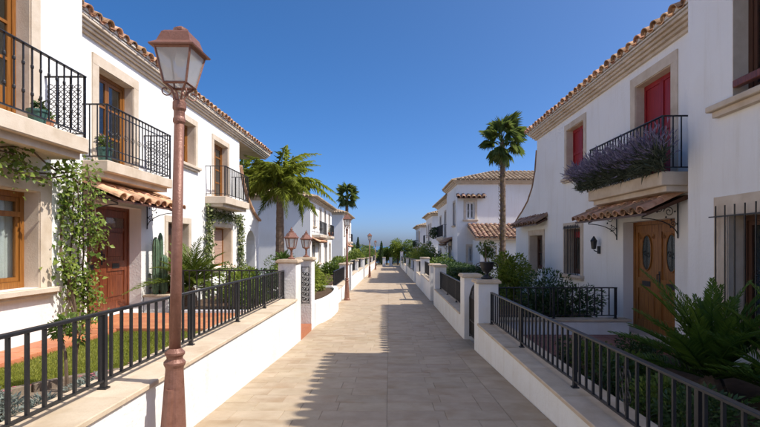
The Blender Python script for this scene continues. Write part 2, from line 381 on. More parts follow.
def pave(xc, yc, sx, sy):
    global tiles_made
    sl_ = math.atan2(gz(yc+.3)-gz(yc-.3), .6)
    m = Matrix.Translation((xc, yc, gz(yc)+random.uniform(-.0018, .0018))) @ Matrix.Rotation(sl_, 4, 'X') @ Matrix.Rotation(random.uniform(-.003, .003), 4, 'Y')
    sx -= .005; sy -= .005
    if yc > 3.6 and tiles_made < 298:
        key = (round(sx, 3), round(sy, 3))
        if key not in tile_cache:
            b_ = bmesh.new(); slab_bm(b_, key[0], key[1]); tile_cache[key] = mesh_of('paving_tile', b_, 'paving')
        link('paving_tile', tile_cache[key], path, m); tiles_made += 1
    else: slab_bm(far_tiles, sx, sy, o=m)
y = -3.0; row = 0
rowh = .33
while y < 83:
    halves = [(XL+.004, -.02), (-.02, XR-.38)]
    for hi_, (xa, xb) in enumerate(halves):
        wdt = xb-xa; lens = []
        first = [.25, .5, .38, .6][(row*2+hi_*3) % 4]; x = first; cuts = [0, first]
        while x < wdt-.3:
            x += random.choice([.4, .5, .5, .6]); cuts.append(min(x, wdt))
        if cuts[-1] < wdt: cuts[-1] = wdt if wdt-cuts[-1] < .22 else cuts[-1]
        if cuts[-1] < wdt: cuts.append(wdt)
        cuts = [round(c/.05)*.05 if 0 < c < wdt else c for c in cuts]
        for a, b in zip(cuts, cuts[1:]):
            if b-a > .05: pave(xa+(a+b)/2, y+rowh/2, b-a, rowh)
    if row % 2 == 0: pave(XR-.19, y+rowh, .375, rowh*2)
    y += rowh; row += 1
put('paving_tiles_beyond', far_tiles, 'paving', path, kind='stuff')

# ------------------------------------------------------------------ roof tiles
def cap_mesh(name, w_, L, mat, seed, n=8, t=.016):
    """one barrel tile: half-tube shell along -X (downhill), slightly tapered, origin at its lower end"""
    bm = bmesh.new(); rs = random.Random(seed); rings = []
    for x, r in ((0, w_/2), (L, w_/2*.84)):
        outer = [bm.verts.new((x, r*math.cos(a), r*.78*math.sin(a))) for a in [math.pi*k/n for k in range(n+1)]]
        inner = [bm.verts.new((x, (r-t)*math.cos(a), (r*.78-t)*math.sin(a))) for a in [math.pi*k/n for k in range(n+1)]]
        rings.append((outer, inner))
    (o0, i0), (o1, i1) = rings
    for k in range(n):
        bm.faces.new((o0[k], o0[k+1], o1[k+1], o1[k])); bm.faces.new((i0[k], i1[k], i1[k+1], i0[k+1]))
        bm.faces.new((o0[k], i0[k], i0[k+1], o0[k+1])); bm.faces.new((o1[k], o1[k+1], i1[k+1], i1[k]))
    bm.faces.new((o0[0], o1[0], i1[0], i0[0])); bm.faces.new((o0[n], i0[n], i1[n], o1[n]))
    return mesh_of(name, bm, mat, False)
CAP = cap_mesh('roof_tile', .25, .44, 'terracotta', 1)
CAPW = cap_mesh('roof_tile_wide', .23, .44, 'terracotta', 2)
CAPB = cap_mesh('roof_tile', .25, .44, 'terracotta_brown', 1); CAPWB = cap_mesh('roof_tile_wide', .23, .44, 'terracotta_brown', 2)
def tile_rows(parent, f, u0, u1, w_front, v_front, slope, rows_, pitch=.3, seed=0, pan=True, brownish=False, mortar=True):
    """barrel tiles lying on a slope that rises from the front edge towards the facade; each tile its own object"""
    rs = random.Random(seed); n = max(2, int(round((u1-u0)/pitch))); st = (u1-u0)/n
    cA, cW = (CAPB, CAPWB) if brownish else (CAP, CAPW)
    if mortar:
        bm = prism(bmesh.new(), Fr((0, 0, 0), f.u, f.n), [(.085*math.cos(a), .035+.062*math.sin(a)) for a in [math.pi*i/6 for i in range(7)]], -.22, -.04); me = mesh_of('mortar', bm, 'mortar')
        for k in range(n+1): link('mortar', me, parent, Matrix.Translation(f.p(u0+k*st, v_front, w_front+rs.uniform(-.015, .01))))
    inward = -f.n
    def mt(u, w_, v, flip):
        x = (inward*math.cos(slope)+Vector((0, 0, math.sin(slope)))); x.rotate(Matrix.Rotation(rs.uniform(-.045, .045), 3, 'Z')); 
        z = (Vector((0, 0, math.cos(slope)))-inward*math.sin(slope))
        if flip: z = -z
        y = z.cross(x).normalized(); z = x.cross(y).normalized()
        m = Matrix((x, y, z)).transposed().to_4x4(); m.translation = f.p(u, v, w_)
        return m
    for k in range(n+1):
        for r in range(rows_):
            d = r*.37; u = u0+k*st+rs.uniform(-.008, .008)
            link('roof_tile', cA, parent, mt(u, w_front-d*math.cos(slope)+rs.uniform(-.02, .02), v_front+.045+rs.uniform(-.006, .01)+d*math.sin(slope)+r*.012, False))
            if pan and k < n:
                link('roof_tile', cW, parent, mt(u0+(k+.5)*st, w_front-.015-d*math.cos(slope), v_front+.10+d*math.sin(slope)+r*.012, True))
def barrel_field(bm, O, along, uphill, n, pitch, lens, r=.1, seg=5):
    """columns of half-round tiles on a far roof slope, joined"""
    O = Vector(O); along = Vector(along); uphill = Vector(uphill).normalized(); nrm = along.cross(uphill).normalized()
    if nrm.z < 0: nrm = -nrm
    for k in range(n):
        p = O+along*(k+.5)*pitch; L = lens(k)
        if L < .15: continue
        nr = max(1, int(L/.42))
        for j in range(nr):
            a0, a1 = L*j/nr, L*(j+1)/nr+.03
            h0 = .02+random.uniform(0, .012)
            A = [bm.verts.new(p+uphill*a0+along*math.cos(t)*r+nrm*(math.sin(t)*r*.8+h0)) for t in [math.pi*i/seg for i in range(seg+1)]]
            Bv = [bm.verts.new(p+uphill*a1+along*math.cos(t)*r*.85+nrm*(math.sin(t)*r*.7)) for t in [math.pi*i/seg for i in range(seg+1)]]
            for i in range(seg): bm.faces.new((A[i], A[i+1], Bv[i+1], Bv[i]))
            bm.faces.new(A)
def hip_roof(parent, x0, x1, y0, y1, z, pitch=.40, tiles=(), tp=.26):
    """closed hipped roof body and barrel tiles on the named slopes"""
    run = min(x1-x0, y1-y0)/2; h = run*pitch
    bm = bmesh.new()
    lo = [bm.verts.new(p) for p in ((x0, y0, z), (x1, y0, z), (x1, y1, z), (x0, y1, z))]
    if x1-x0 < y1-y0: rd = [((x0+x1)/2, y0+run, z+h), ((x0+x1)/2, y1-run, z+h)]
    else: rd = [(x0+run, (y0+y1)/2, z+h), (x1-run, (y0+y1)/2, z+h)]
    a, b = [bm.verts.new(p) for p in rd]
    bm.faces.new(lo[::-1])
    if x1-x0 < y1-y0:
        for q in ((lo[0], lo[1], a), (lo[1], lo[2], b, a), (lo[2], lo[3], b), (lo[3], lo[0], a, b)): bm.faces.new(q)
    else:
        for q in ((lo[0], lo[1], b, a), (lo[1], lo[2], b), (lo[2], lo[3], a, b), (lo[3], lo[0], a)): bm.faces.new(q)
    rf = put('roof', bm, 'terracotta_far', parent)
    tb = bmesh.new(); k = math.hypot(1, pitch); done = False
    for s in tiles:
        if s == 'south': O, al, up, n, W = (x0, y0, z), (1, 0, 0), (0, 1, pitch), int((x1-x0)/tp), x1-x0
        elif s == 'east': O, al, up, n, W = (x1, y0, z), (0, 1, 0), (-1, 0, pitch), int((y1-y0)/tp), y1-y0
        elif s == 'west': O, al, up, n, W = (x0, y0, z), (0, 1, 0), (1, 0, pitch), int((y1-y0)/tp), y1-y0
        barrel_field(tb, O, al, up, n, W/n, lambda i, W=W, n=n: min((i+.5)*W/n, W-(i+.5)*W/n, run)*k, r=tp*.4); done = True
    if done: put('roof_tile_field', tb, 'terracotta_far', rf, kind='stuff')
    else: tb.free()
    return rf

# ------------------------------------------------------------------ house pieces
def surround(parent, f, u0, u1, v0, v1, wd, proud=.025, sill=True, bottom=True, sill_out=.09, sill_ext=.06):
    bm = bmesh.new()
    box(bm, f, u0-wd, u0, v0, v1, -.02, proud); box(bm, f, u1, u1+wd, v0, v1, -.02, proud)
    box(bm, f, u0-wd, u1+wd, v1, v1+wd, -.02, proud+.003)
    s = put('stone_surround', bm, 'stone', parent)
    if sill:
        b2 = B(f, u0-wd-sill_ext, u1+wd+sill_ext, v0-.075, v0-.002, -.18, proud+sill_out, bev=.008)
        box(b2, f, u0-wd-sill_ext*.5, u1+wd+sill_ext*.5, v0-.12, v0-.077, -.02, proud+sill_out*.55)
        put('sill', b2, 'stone', parent)
    return s
def reveal(parent, f, u0, u1, v0, v1, d, mat='stone'):
    """thin stone lining of the opening"""
    bm = bmesh.new(); t = .012
    box(bm, f, u0, u0+t, v0, v1, -d, .004); box(bm, f, u1-t, u1, v0, v1, -d, .004); box(bm, f, u0+t, u1-t, v1-t, v1, -d, .004)
    return put('stone_lining', bm, mat, parent)
def casement(parent, f, u0, u1, v0, v1, d, wood, leaves=2, rails=(), fw=.07, name='window', curtain=False, panel=0):
    """wooden frame, leaves with panes; panel = height of a solid wooden bottom panel"""
    bm = bmesh.new()
    box(bm, f, u0, u0+fw, v0, v1, -d-.06, -d); box(bm, f, u1-fw, u1, v0, v1, -d-.06, -d)
    box(bm, f, u0+fw, u1-fw, v1-fw, v1, -d-.06, -d); box(bm, f, u0+fw, u1-fw, v0, v0+fw, -d-.06, -d-.002)
    w_ = put(name, bm, wood, parent)
    a, b = u0+fw, u1-fw; st = (b-a)/leaves
    for k in range(leaves):
        x0, x1 = a+k*st+.004, a+(k+1)*st-.004; bw = .06
        bm = bmesh.new(); y0, y1 = v0+fw+.003, v1-fw-.003
        box(bm, f, x0, x0+bw, y0, y1, -d-.055, -d-.015); box(bm, f, x1-bw, x1, y0, y1, -d-.055, -d-.015)
        box(bm, f, x0+bw, x1-bw, y1-bw, y1, -d-.055, -d-.016); box(bm, f, x0+bw, x1-bw, y0, y0+bw, -d-.055, -d-.016)
        for r in rails: box(bm, f, x0+bw, x1-bw, y0+(y1-y0)*r-.02, y0+(y1-y0)*r+.02, -d-.053, -d-.018)
        if panel: box(bm, f, x0+bw, x1-bw, y0+bw, y0+panel, -d-.045, -d-.026)
        put('leaf_frame', bm, wood, w_)
        if panel: box_v0 = y0+panel
        else: box_v0 = y0+bw
        put('pane', B(f, x0+bw-.005, x1-bw+.005, box_v0, y1-bw+.005, -d-.039, -d-.033), 'glass', w_)
    if curtain:
        bm = bmesh.new(); n = 60; prev = None
        for i in range(n+1):
            u = u0+(u1-u0)*i/n; ww = -d-.13+.03*math.sin(i*1.15)+.012*math.sin(i*2.7)
            cur = (bm.verts.new(f.p(u, v0, ww)), bm.verts.new(f.p(u, v1, ww)))
            if prev: bm.faces.new((prev[0], cur[0], cur[1], prev[1]))
            prev = cur
        put('curtain', bm, 'curtain', w_, smooth=True)
    return w_
def ibox(sx, sy, sz):
    bm = bmesh.new(); box(bm, WORLD, -sx/2, sx/2, 0, sz, -sy/2, sy/2); return bm
BAR = {}
def bar_mesh(h, s=.016, knot=False):
    key = (round(h, 3), s, knot)
    if key not in BAR:
        bm = ibox(s, s, h)
        if knot:
            for z in (h*.30, h*.72): lathe(bm, [(s*.6, z-.03), (s*1.15, z-.012), (s*1.15, z+.012), (s*.6, z+.03)], n=8)
        BAR[key] = mesh_of('baluster', bm, 'iron')
    return BAR[key]
def rail_run(parent, p0, p1, z0, z1, sp=.12, s=.016, top=(.05, .018), bot=True, name='baluster', knot=False, gap=.06, ends=True):
    """top rail, bottom rail and single balusters between two plan points"""
    p0 = Vector((*p0, 0)); p1 = Vector((*p1, 0)); d = p1-p0; L = d.length; d.normalize()
    f = Fr(p0, d, Vector((-d.y, d.x, 0)))
    put('top_rail', B(f, -.012, L+.012, z1-top[1], z1, -top[0]/2, top[0]/2, bev=.003), 'iron', parent)
    if bot: put('bottom_rail', B(f, 0, L, z0+gap, z0+gap+.016, -.014, .014), 'iron', parent)
    n = max(1, int(round(L/sp)))
    zb = z0+gap+.016 if bot else z0
    me = bar_mesh(z1-top[1]-zb, s, knot)
    rz = math.atan2(d.y, d.x)
    for k in range(0 if ends else 1, n+1 if ends else n):
        q = p0+d*(L*k/n); link(name, me, parent, Matrix.Translation((q.x, q.y, zb)) @ Matrix.Rotation(rz, 4, 'Z'))
def balcony(parent, f, u0, u1, vb, vt, out, rail_top, sides=(True, True), sp=.12, lattice=None, knot=False, band=False):
    """stone slab with a stepped underside; iron railing on the front and the named ends"""
    bm = B(f, u0, u1, vb+.03, vt, .002, out, bev=.012)
    box(bm, f, u0+.05, u1-.05, vb-.06, vb+.028, .002, out-.10)
    b = put('balcony', bm, 'stone', parent)
    e = .04; P = lambda u, w_: tuple(f.p(u, 0, w_))[:2]
    rail_run(b, P(u0+e, out-e), P(u1-e, out-e), vt, rail_top, sp, knot=knot)
    for flag, u in zip(sides, (u0+e, u1-e)):
        if flag: rail_run(b, P(u, .01), P(u, out-e-.03), vt, rail_top, sp, ends=False, knot=knot)
    if band:
        put('band_rail', B(f, u0+e, u1-e, rail_top-.125, rail_top-.112, out-e-.012, out-e+.012), 'iron', b)
        put('band_rail', B(f, u0+e, u1-e, vt+.20, vt+.213, out-e-.012, out-e+.012), 'iron', b)
        nb = int((u1-u0-2*e)/.24)
        for k in range(nb):
            bm = bmesh.new(); uc = u0+e+(u1-u0-2*e)*(k+.5)/nb
            for s_ in (-1, 1): tube(bm, spiral(f.p(uc+s_*.028, vt+.5, out-e), .05, .012, -math.pi/2, -math.pi/2+s_*7, f.u, (0, 0, 1), 14), .005, 4)
            put('scroll', bm, 'iron', b)
    for u in (u0+e, u1-e):
        q = f.p(u, vt, out-e); put('corner_post', ibox(.028, .028, rail_top-vt), 'iron', b, mtx=Matrix.Translation(q))
    return b
def lattice_panel(parent, f, u, w0, w1, v0, v1, cols=5):
    """interlaced wavy bars across the end of a balcony"""
    bm = bmesh.new()
    for c in range(cols):
        for ph in (0, math.pi):
            wc = w0+(w1-w0)*(c+.5)/cols; a = (w1-w0)/cols*.5
            tube(bm, [f.p(u, v0+(v1-v0)*i/36, wc+a*math.sin(ph+i*math.pi/3.6)) for i in range(37)], .006, 4)
    put('lattice', bm, 'iron', parent)
def canopy(parent, f, u0, u1, out, vf, vb, brackets, rows_=3, seed=3, fascia='wood_dark', brownish=False):
    """tiled porch roof leaning on the facade, on wrought-iron scroll brackets"""
    sl_ = math.atan2(vb-vf, out)
    bm = bmesh.new(); prism(bm, Fr(f.O, f.n, f.u), [(0.0, vb-.035), (out-.05, vf-.01), (out-.05, vf-.05), (0, vb-.11)], u0+.02, u1-.02)
    c = put('canopy', bm, fascia, parent)
    tile_rows(c, f, u0+.08, u1-.08, out, vf-.03, sl_, rows_, seed=seed, brownish=brownish, mortar=False)
    for u in brackets:
        bm = bmesh.new(); o = out-.12
        tube(bm, [f.p(u, vb-.12, .02), f.p(u, vb-.75, .02)], .012, 5); tube(bm, [f.p(u, vb-.14, .02), f.p(u, vf-.06, o)], .012, 5)
        cu = [f.p(u, vb-.72+(vf-vb+.64)*math.sin(t*math.pi/2)*1.0, .02+(o-.02)*(1-math.cos(t*math.pi/2))) for t in np.linspace(0, 1, 14)]
        tube(bm, cu, .009, 5)
        for (wc, vc, r, s) in ((.17, vb-.30, .09, 1), (.33, vb-.24, .065, -1), (.10, vb-.50, .06, -1)):
            tube(bm, spiral(f.p(u, vc, wc), r, r*.2, 0, s*9.5, f.n, (0, 0, 1)), .007, 4)
            for q in range(3):
                a = q*2.1+s; lathe(bm, [(.002, -.02), (.018, 0), (.002, .02)], f.p(u, vc+math.sin(a)*r*1.15, wc+math.cos(a)*r*1.15), n=5)
        put('bracket', bm, 'iron', c)
    return c
def double_door(parent, f, u0, u1, v0, v1, d, wood, style):
    """frame and two panelled leaves; style 'oval' has pointed oval lights, 'plain' an upper light and a letter slot"""
    fw = .08; bm = bmesh.new()
    box(bm, f, u0, u0+fw, v0, v1, -d-.08, -d+.012); box(bm, f, u1-fw, u1, v0, v1, -d-.08, -d+.012); box(bm, f, u0+fw, u1-fw, v1-fw, v1, -d-.08, -d+.010)
    D = put('door', bm, wood, parent)
    mid = (u0+u1)/2
    for a, b, s in ((u0+fw+.003, mid-.003, 1), (mid+.003, u1-fw-.003, -1)):
        bm = B(f, a, b, v0+.01, v1-fw-.003, -d-.06, -d-.02)
        st = .11; H = v1-fw-v0
        # stiles, rails standing proud of the leaf
        box(bm, f, a, a+st, v0+.01, v1-fw-.003, -d-.02, -d-.001); box(bm, f, b-st, b, v0+.01, v1-fw-.003, -d-.02, -d-.001)
        for r0, r1 in ((0.01, .10), (.40, .50), (.93, .995)): box(bm, f, a+st, b-st, v0+H*r0, v0+H*r1, -d-.02, -d-.002)
        # raised lower panel
        box(bm, f, a+st+.05, b-st-.05, v0+H*.145, v0+H*.36, -d-.02, -d-.006, bev=.012)
        if style == 'plain':
            box(bm, f, a+st+.05, b-st-.05, v0+H*.54, v0+H*.78, -d-.02, -d-.006, bev=.012)
            box(bm, f, a+st, b-st, v0+H*.80, v0+H*.825, -d-.02, -d-.004)
        leaf = put('door_leaf', bm, wood, D)
        cu = (a+b)/2
        if style == 'plain':
            put('pane', B(f, a+st+.01, b-st-.01, v0+H*.83, v0+H*.925, -d-.019, -d-.012), 'glass', D)
            put('letter_slot', B(f, cu-.13, cu+.13, v0+H*.425, v0+H*.475, -d-.003, -d+.006, bev=.004), 'iron', D)
        else:
            # pointed oval light with iron tracery
            hw, hh, vc = (b-a)*.20, H*.165, v0+H*.74
            out = [(cu+hw*math.sin(t)*(1 if abs(math.sin(t)) > 0 else 1), vc+hh*math.copysign(abs(math.cos(t))**.8, math.cos(t))) for t in np.linspace(0, 2*math.pi, 28, endpoint=False)]
            bm = bmesh.new(); prism(bm, f, out, -d-.019, -d-.010); put('pane', bm, 'dark_glass', D)
            bm = bmesh.new(); tube(bm, [f.p(u, v, -d-.006) for u, v in out+out[:2]], .013, 6); put('oval_moulding', bm, wood, D)
            bm = bmesh.new()
            tube(bm, [f.p(cu, vc-hh*.95, -d-.004), f.p(cu, vc+hh*.95, -d-.004)], .005, 4)
            for k in (-1, 1): tube(bm, spiral(f.p(cu+k*hw*.38, vc-.03, -d-.004), hw*.42, .01, 0, k*7, f.u, (0, 0, 1)), .005, 4)
            put('tracery', bm, 'iron', D)
            # carved band between the mouldings
            bm = bmesh.new(); box(bm, f, cu-.16, cu+.16, v0+H*.425, v0+H*.475, -d-.003, -d+.006, bev=.006); put('letter_slot', bm, 'iron', D)
            bm = bmesh.new()
            for k in (-1, 1):
                tube(bm, spiral(f.p(cu+k*(b-a)*.28, v0+H*.885, -d-.006), .05, .012, math.pi/2, math.pi/2-k*7, f.u, (0, 0, 1)), .008, 5)
            put('carving', bm, wood, D)
    bm = bmesh.new(); tube(bm, [f.p(mid-.05, v0+1.02, -d), f.p(mid-.05, v0+1.02, -d+.05), f.p(mid-.05, v0+1.16, -d+.05), f.p(mid-.05, v0+1.16, -d)], .011, 6)
    box(bm, f, mid-.075, mid-.025, v0+.95, v0+1.22, -d-.002, -d+.006); put('handle', bm, 'iron', D)
    return D
M('dark_glass', (.012, .02, .022), (.02, .032, .034), scale=12, rough=.08, bump=.25, bscale=40)
def grille(parent, f, u0, u1, v0, v1, w_, n=5, vr=(.12, .9), scroll=True, flat=.012, spears=False):
    bm = bmesh.new(); bars = []
    g = None
    b0 = bmesh.new()
    for r in vr: box(b0, f, u0-.05, u1+.05, v0+(v1-v0)*r-.008, v0+(v1-v0)*r+.008, w_-.006, w_+.006)
    for r in vr:
        for u in (u0+.02, u1-.02): box(b0, f, u-.006, u+.006, v0+(v1-v0)*r-.006, v0+(v1-v0)*r+.006, 0, w_-.007)
    g = put('grille', b0, 'iron', parent)
    for k in range(n):
        u = u0+(u1-u0)*(k+.5)/n; bm = bmesh.new(); tube(bm, [f.p(u, v0, w_), f.p(u, v1, w_)], flat*.9, 6)
        if spears:
            for vv in (v0+.06, v1-.06):
                for s in (-1, 1): tube(bm, spiral(f.p(u+s*.03, vv, w_), .035, .012, 0, s*6, f.u, (0, 0, 1), 10), .007, 4)
        put('bar', bm, 'iron', g)
    if scroll:
        bm = bmesh.new(); u, v = (u0+u1)/2, (v0+v1)/2
        for s in (-1, 1):
            for t in (-1, 1): tube(bm, spiral(f.p(u+s*.055, v+t*.05, w_+.004), .055, .012, -t*math.pi/2, -t*math.pi/2+s*t*7, f.u, (0, 0, 1), 16), .006, 4)
        put('scroll', bm, 'iron', g)
    return g
def cornice(parent, f, u0, u1, v0, steps, end=True):
    bm = bmesh.new()
    for k, (h, out) in enumerate(steps):
        box(bm, f, u0, u1+(out if end else 0), v0, v0+h, -.05, out, bev=.006); v0 += h+.001
    return put('cornice', bm, 'stone', parent)
def shell(bm, x0, x1, y0, y1, z0, z1, skip=()):
    """the remaining outer walls of a house body as thin slabs"""
    t = .25
    if 'S' not in skip: box(bm, WORLD, x0, x1, z0, z1, y0, y0+t)
    if 'N' not in skip: box(bm, WORLD, x0, x1, z0, z1, y1-t, y1)
    if 'W' not in skip: box(bm, WORLD, x0, x0+t, z0, z1, y0+t+.001, y1-t-.001)
    if 'E' not in skip: box(bm, WORLD, x1-t, x1, z0, z1, y0+t+.001, y1-t-.001)
    return bm

# ================================================================== VILLA on the left with the copper lamp before it
XA, XB = -4.9, -5.3; FA, FB = side(XA), side(XB); ZL = .38
v1 = thing('villa', (-9, 12, 0), 'white two-storey villa with vine-framed window, dark red wooden door and iron balconies', 'house')
# front volume
hA = [(5.55, 7.0, 1.12, 2.46), (5.2, 6.82, 3.24, 5.35)]
bm = wall(bmesh.new(), FA, -2, 7.98, -.2, 6.5, hA, -.28, 0); put('wall', bm, 'stucco', v1)
bm = bmesh.new(); box(bm, WORLD, -12, XA-.28, -.2, 6.5, 7.72, 7.98); box(bm, WORLD, -12, -11.75, -.2, 6.5, -2, 7.719); box(bm, WORLD, -11.749, XA-.281, -.2, 6.5, -2, -1.75)
box(bm, WORLD, -11.749, XA-.281, 2.9, 3.1, -1.749, 7.719)
put('wall', bm, 'stucco', v1)
hip_roof(v1, -12.4, XA+.3, -2.3, 8.28, 6.52)
surround(v1, FA, *hA[0], .23, sill=True, sill_out=.12, sill_ext=.05); reveal(v1, FA, *hA[0], .2)
casement(v1, FA, *hA[0], .2, 'wood_gold', 2, rails=(), fw=.09, curtain=True)
put('transom', B(FA, 5.64, 6.91, 2.10, 2.17, -.25, -.19), 'wood_gold', v1)
surround(v1, FA, *hA[1], .18, sill=False); reveal(v1, FA, *hA[1], .18)
casement(v1, FA, *hA[1], .18, 'wood_gold', 2, rails=(.45, .7), fw=.08, name='balcony_door', panel=.5)
bA = balcony(v1, FA, 3.2, 7.17, 2.99, 3.23, .6, 4.12, sides=(False, True), sp=.15, knot=True)
lattice_panel(bA, FA, 7.12, .03, .52, 3.3, 4.0, 5)
# long street front
hB = [(8.75, 10.7, ZL, 2.5), (9.1, 10.35, 3.16, 4.97), (12.68, 13.65, 3.85, 4.97), (15.1, 16.4, 3.16, 4.92), (11.95, 13.2, .95, 2.28), (15.1, 16.75, 1.05, 2.30)]
bm = wall(bmesh.new(), FB, 7.985, 17.7, -.3, 5.5, hB, -.32, 0); put('wall', bm, 'stucco', v1)
bm = bmesh.new(); box(bm, WORLD, -12, XB-.321, -.3, 5.5, 17.42, 17.7); box(bm, WORLD, -12, -11.75, -.3, 5.5, 7.985, 17.419)
box(bm, WORLD, -11.749, XB-.321, 2.75, 2.95, 7.985, 17.419)
put('wall', bm, 'stucco', v1)
hip_roof(v1, -12.4, XB+.2, 7.99, 21.5, 5.62, tiles=())
# loggia behind the far end
bm = bmesh.new(); box(bm, WORLD, -12, -8.0, -.4, 5.5, 17.701, 21.0); put('wall', bm, 'stucco', v1)
bm = bmesh.new(); box(bm, WORLD, -8.0, XB+.02, 5.40, 5.499, 17.701, 21.3); put('soffit', bm, 'stone', v1)
cornice(v1, FB, 7.985, 21.3, 5.501 - .11, [(.055, .06), (.05, .11), (.05, .15), (.05, .19)])
eave = put('eave_board', B(FB, 7.985, 21.5, 5.60, 5.635, -.3, .2), 'mortar', v1)
tile_rows(eave, FB, 8.1, 21.45, .27, 5.615, R_(22), 2, seed=4)
# wing wall with a swept top and an arched garden gate
arc = [(18.55+.62*(1-math.cos(t)), 1.75+.55*math.sin(t)) for t in np.linspace(0, math.pi, 11)]
sweep = [(20.35, 2.70), (20.0, 2.78), (19.5, 2.95), (19.0, 3.20), (18.5, 3.52), (18.05, 3.95), (17.72, 4.5)]
poly = [(17.702, -.4), (18.55, -.4)]+arc+[(19.79, -.4), (20.35, -.4)]+sweep+[(17.702, 4.5)]
bm = prism(bmesh.new(), FB, poly, -.42, -.003); put('wing_wall', bm, 'stucco', v1)
bm = bmesh.new()
for (a, b) in zip(sweep, sweep[1:]):
    prism(bm, FB, [(a[0]+.02, a[1]), (b[0], b[1]), (b[0], b[1]+.07), (a[0]+.02, a[1]+.07)], -.52, .10)
put('wing_coping', bm, 'terracotta', v1)
# entrance
reveal(v1, FB, *hB[0], .28, 'stucco'); double_door(v1, FB, *hB[0], .26, 'wood_red', 'plain')
canopy(v1, FB, 8.45, 11.1, .75, 2.50, 2.82, (8.62, 10.92), seed=5)
surround(v1, FB, *hB[1], .19, sill=False); reveal(v1, FB, *hB[1], .17)
casement(v1, FB, *hB[1], .17, 'wood_gold', 2, rails=(.35, .68), fw=.08, name='balcony_door')
bB = balcony(v1, FB, 8.36, 10.86, 2.92, 3.14, .6, 4.09, sides=(True, True), sp=.12, band=True)
lattice_panel(bB, FB, 10.82, .05, .52, 3.22, 3.97, 5)
surround(v1, FB, *hB[2], .15); reveal(v1, FB, *hB[2], .2); casement(v1, FB, *hB[2], .2, 'wood_gold', 2, rails=(.5,))
surround(v1, FB, *hB[3], .15, sill=False); reveal(v1, FB, *hB[3], .17); casement(v1, FB, *hB[3], .17, 'wood_gold', 2, rails=(.3, .55, .8), name='balcony_door')
bD = balcony(v1, FB, 14.4, 16.85, 2.90, 3.14, .6, 4.02, sides=(True, True), sp=.12)
surround(v1, FB, *hB[4], .15); reveal(v1, FB, *hB[4], .2); casement(v1, FB, *hB[4], .2, 'wood_dark', 2, rails=(.5,))
surround(v1, FB, *hB[5], .15); reveal(v1, FB, *hB[5], .25)
bm = bmesh.new(); u0, u1, q0, q1 = hB[5]
box(bm, FB, u0, u0+.07, q0, q1, -.31, -.25); box(bm, FB, u1-.07, u1, q0, q1, -.31, -.25); box(bm, FB, u0+.07, u1-.07, q1-.07, q1, -.31, -.25); box(bm, FB, u0+.07, u1-.07, q0, q0+.06, -.31, -.251)
sh = put('window', bm, 'wood_gold', v1)
for k in range(22): 
    z0_ = q0+.061+k*.0508
    put('shutter_slat', B(FB, u0+.071, u1-.071, z0_, z0_+.047, -.30, -.268, bev=.006), 'blind', sh)

# ================================================================== VILLA on the right with lavender balcony
XM, XC = 4.9, 4.6; FM, FC = side(XM), side(XC); ZR = 0.0
v2 = thing('villa', (9, 12, 0), 'white villa with red shutters, carved double door and lavender spilling over its balcony', 'house')
hC = [(4.9, 6.78, .55, 2.12), (4.9, 6.69, 3.68, 5.5)]
bm = wall(bmesh.new(), FC, -2, 7.69, -.4, 6.25, hC, -.28, 0); put('wall', bm, 'stucco', v2)
bm = bmesh.new(); box(bm, WORLD, XC+.281, 12, -.4, 6.25, 7.43, 7.69); box(bm, WORLD, 11.75, 12, -.4, 6.25, -2, 7.429); box(bm, WORLD, XC+.281, 11.749, -.4, 6.25, -2, -1.75)
box(bm, WORLD, XC+.281, 11.749, 2.75, 2.95, -1.749, 7.429)
put('wall', bm, 'stucco', v2)
hip_roof(v2, XC-.25, 12.4, -2.3, 7.95, 6.32)
eaveC = put('eave_board', B(FC, -2, 7.9, 6.28, 6.315, -.3, .25), 'mortar', v2)
tile_rows(eaveC, FC, -1.9, 7.85, .33, 6.30, R_(22), 1, seed=8)
surround(v2, FC, *hC[0], .26, sill=True); reveal(v2, FC, *hC[0], .2)
casement(v2, FC, *hC[0], .2, 'wood_dark', 2, fw=.08)
grille(v2, FC, 5.1, 7.0, .42, 2.25, .09, 10, vr=(.08, .92))
b2 = B(FC, 4.6, 7.03, 3.56, 3.64, -.02, .16, bev=.01); box(b2, FC, 4.65, 6.98, 3.48, 3.558, -.02, .09); put('sill', b2, 'stone', v2)
reveal(v2, FC, *hC[1], .2); casement(v2, FC, *hC[1], .2, 'wood_dark', 2, fw=.09)
put('window_rail', B(FC, 4.9, 6.66, 3.80, 3.90, -.06, .03, bev=.01), 'wood_red', v2)
# long front
hM = [(8.55, 10.47, ZR, 2.20), (8.66, 9.92, 2.9, 4.85), (12.56, 13.76, 3.55, 4.87), (12.76, 13.84, .95, 2.17), (15.9, 17.35, .55, 2.06)]
bm = wall(bmesh.new(), FM, 7.695, 19.3, -.6, 2.62, [h for h in hM if h[3] < 2.6], -.32, 0)
put('wall', bm, 'stucco', v2)
bm = wall(bmesh.new(), FM, 7.695, 16.55, 2.621, 5.4, [h for h in hM if h[2] > 2.62], -.32, 0)
put('wall', bm, 'stucco', v2)
bm = bmesh.new(); box(bm, WORLD, XM+.321, 12, -.5, 5.4, 16.27, 16.55); box(bm, WORLD, 11.75, 12, -.5, 5.4, 7.695, 16.269)
box(bm, WORLD, XM+.321, 11.749, 2.6, 2.8, 7.695, 16.269)
put('wall', bm, 'stucco', v2)
hip_roof(v2, XM-.2, 12.4, 7.7, 16.9, 5.47)
cornice(v2, FM, 7.695, 16.58, 5.20, [(.06, .06), (.055, .12), (.055, .17), (.055, .22)])
eave2 = put('eave_board', B(FM, 7.695, 16.85, 5.435, 5.465, -.3, .25), 'mortar', v2)
tile_rows(eave2, FM, 7.75, 16.8, .32, 5.445, R_(22), 2, seed=9)
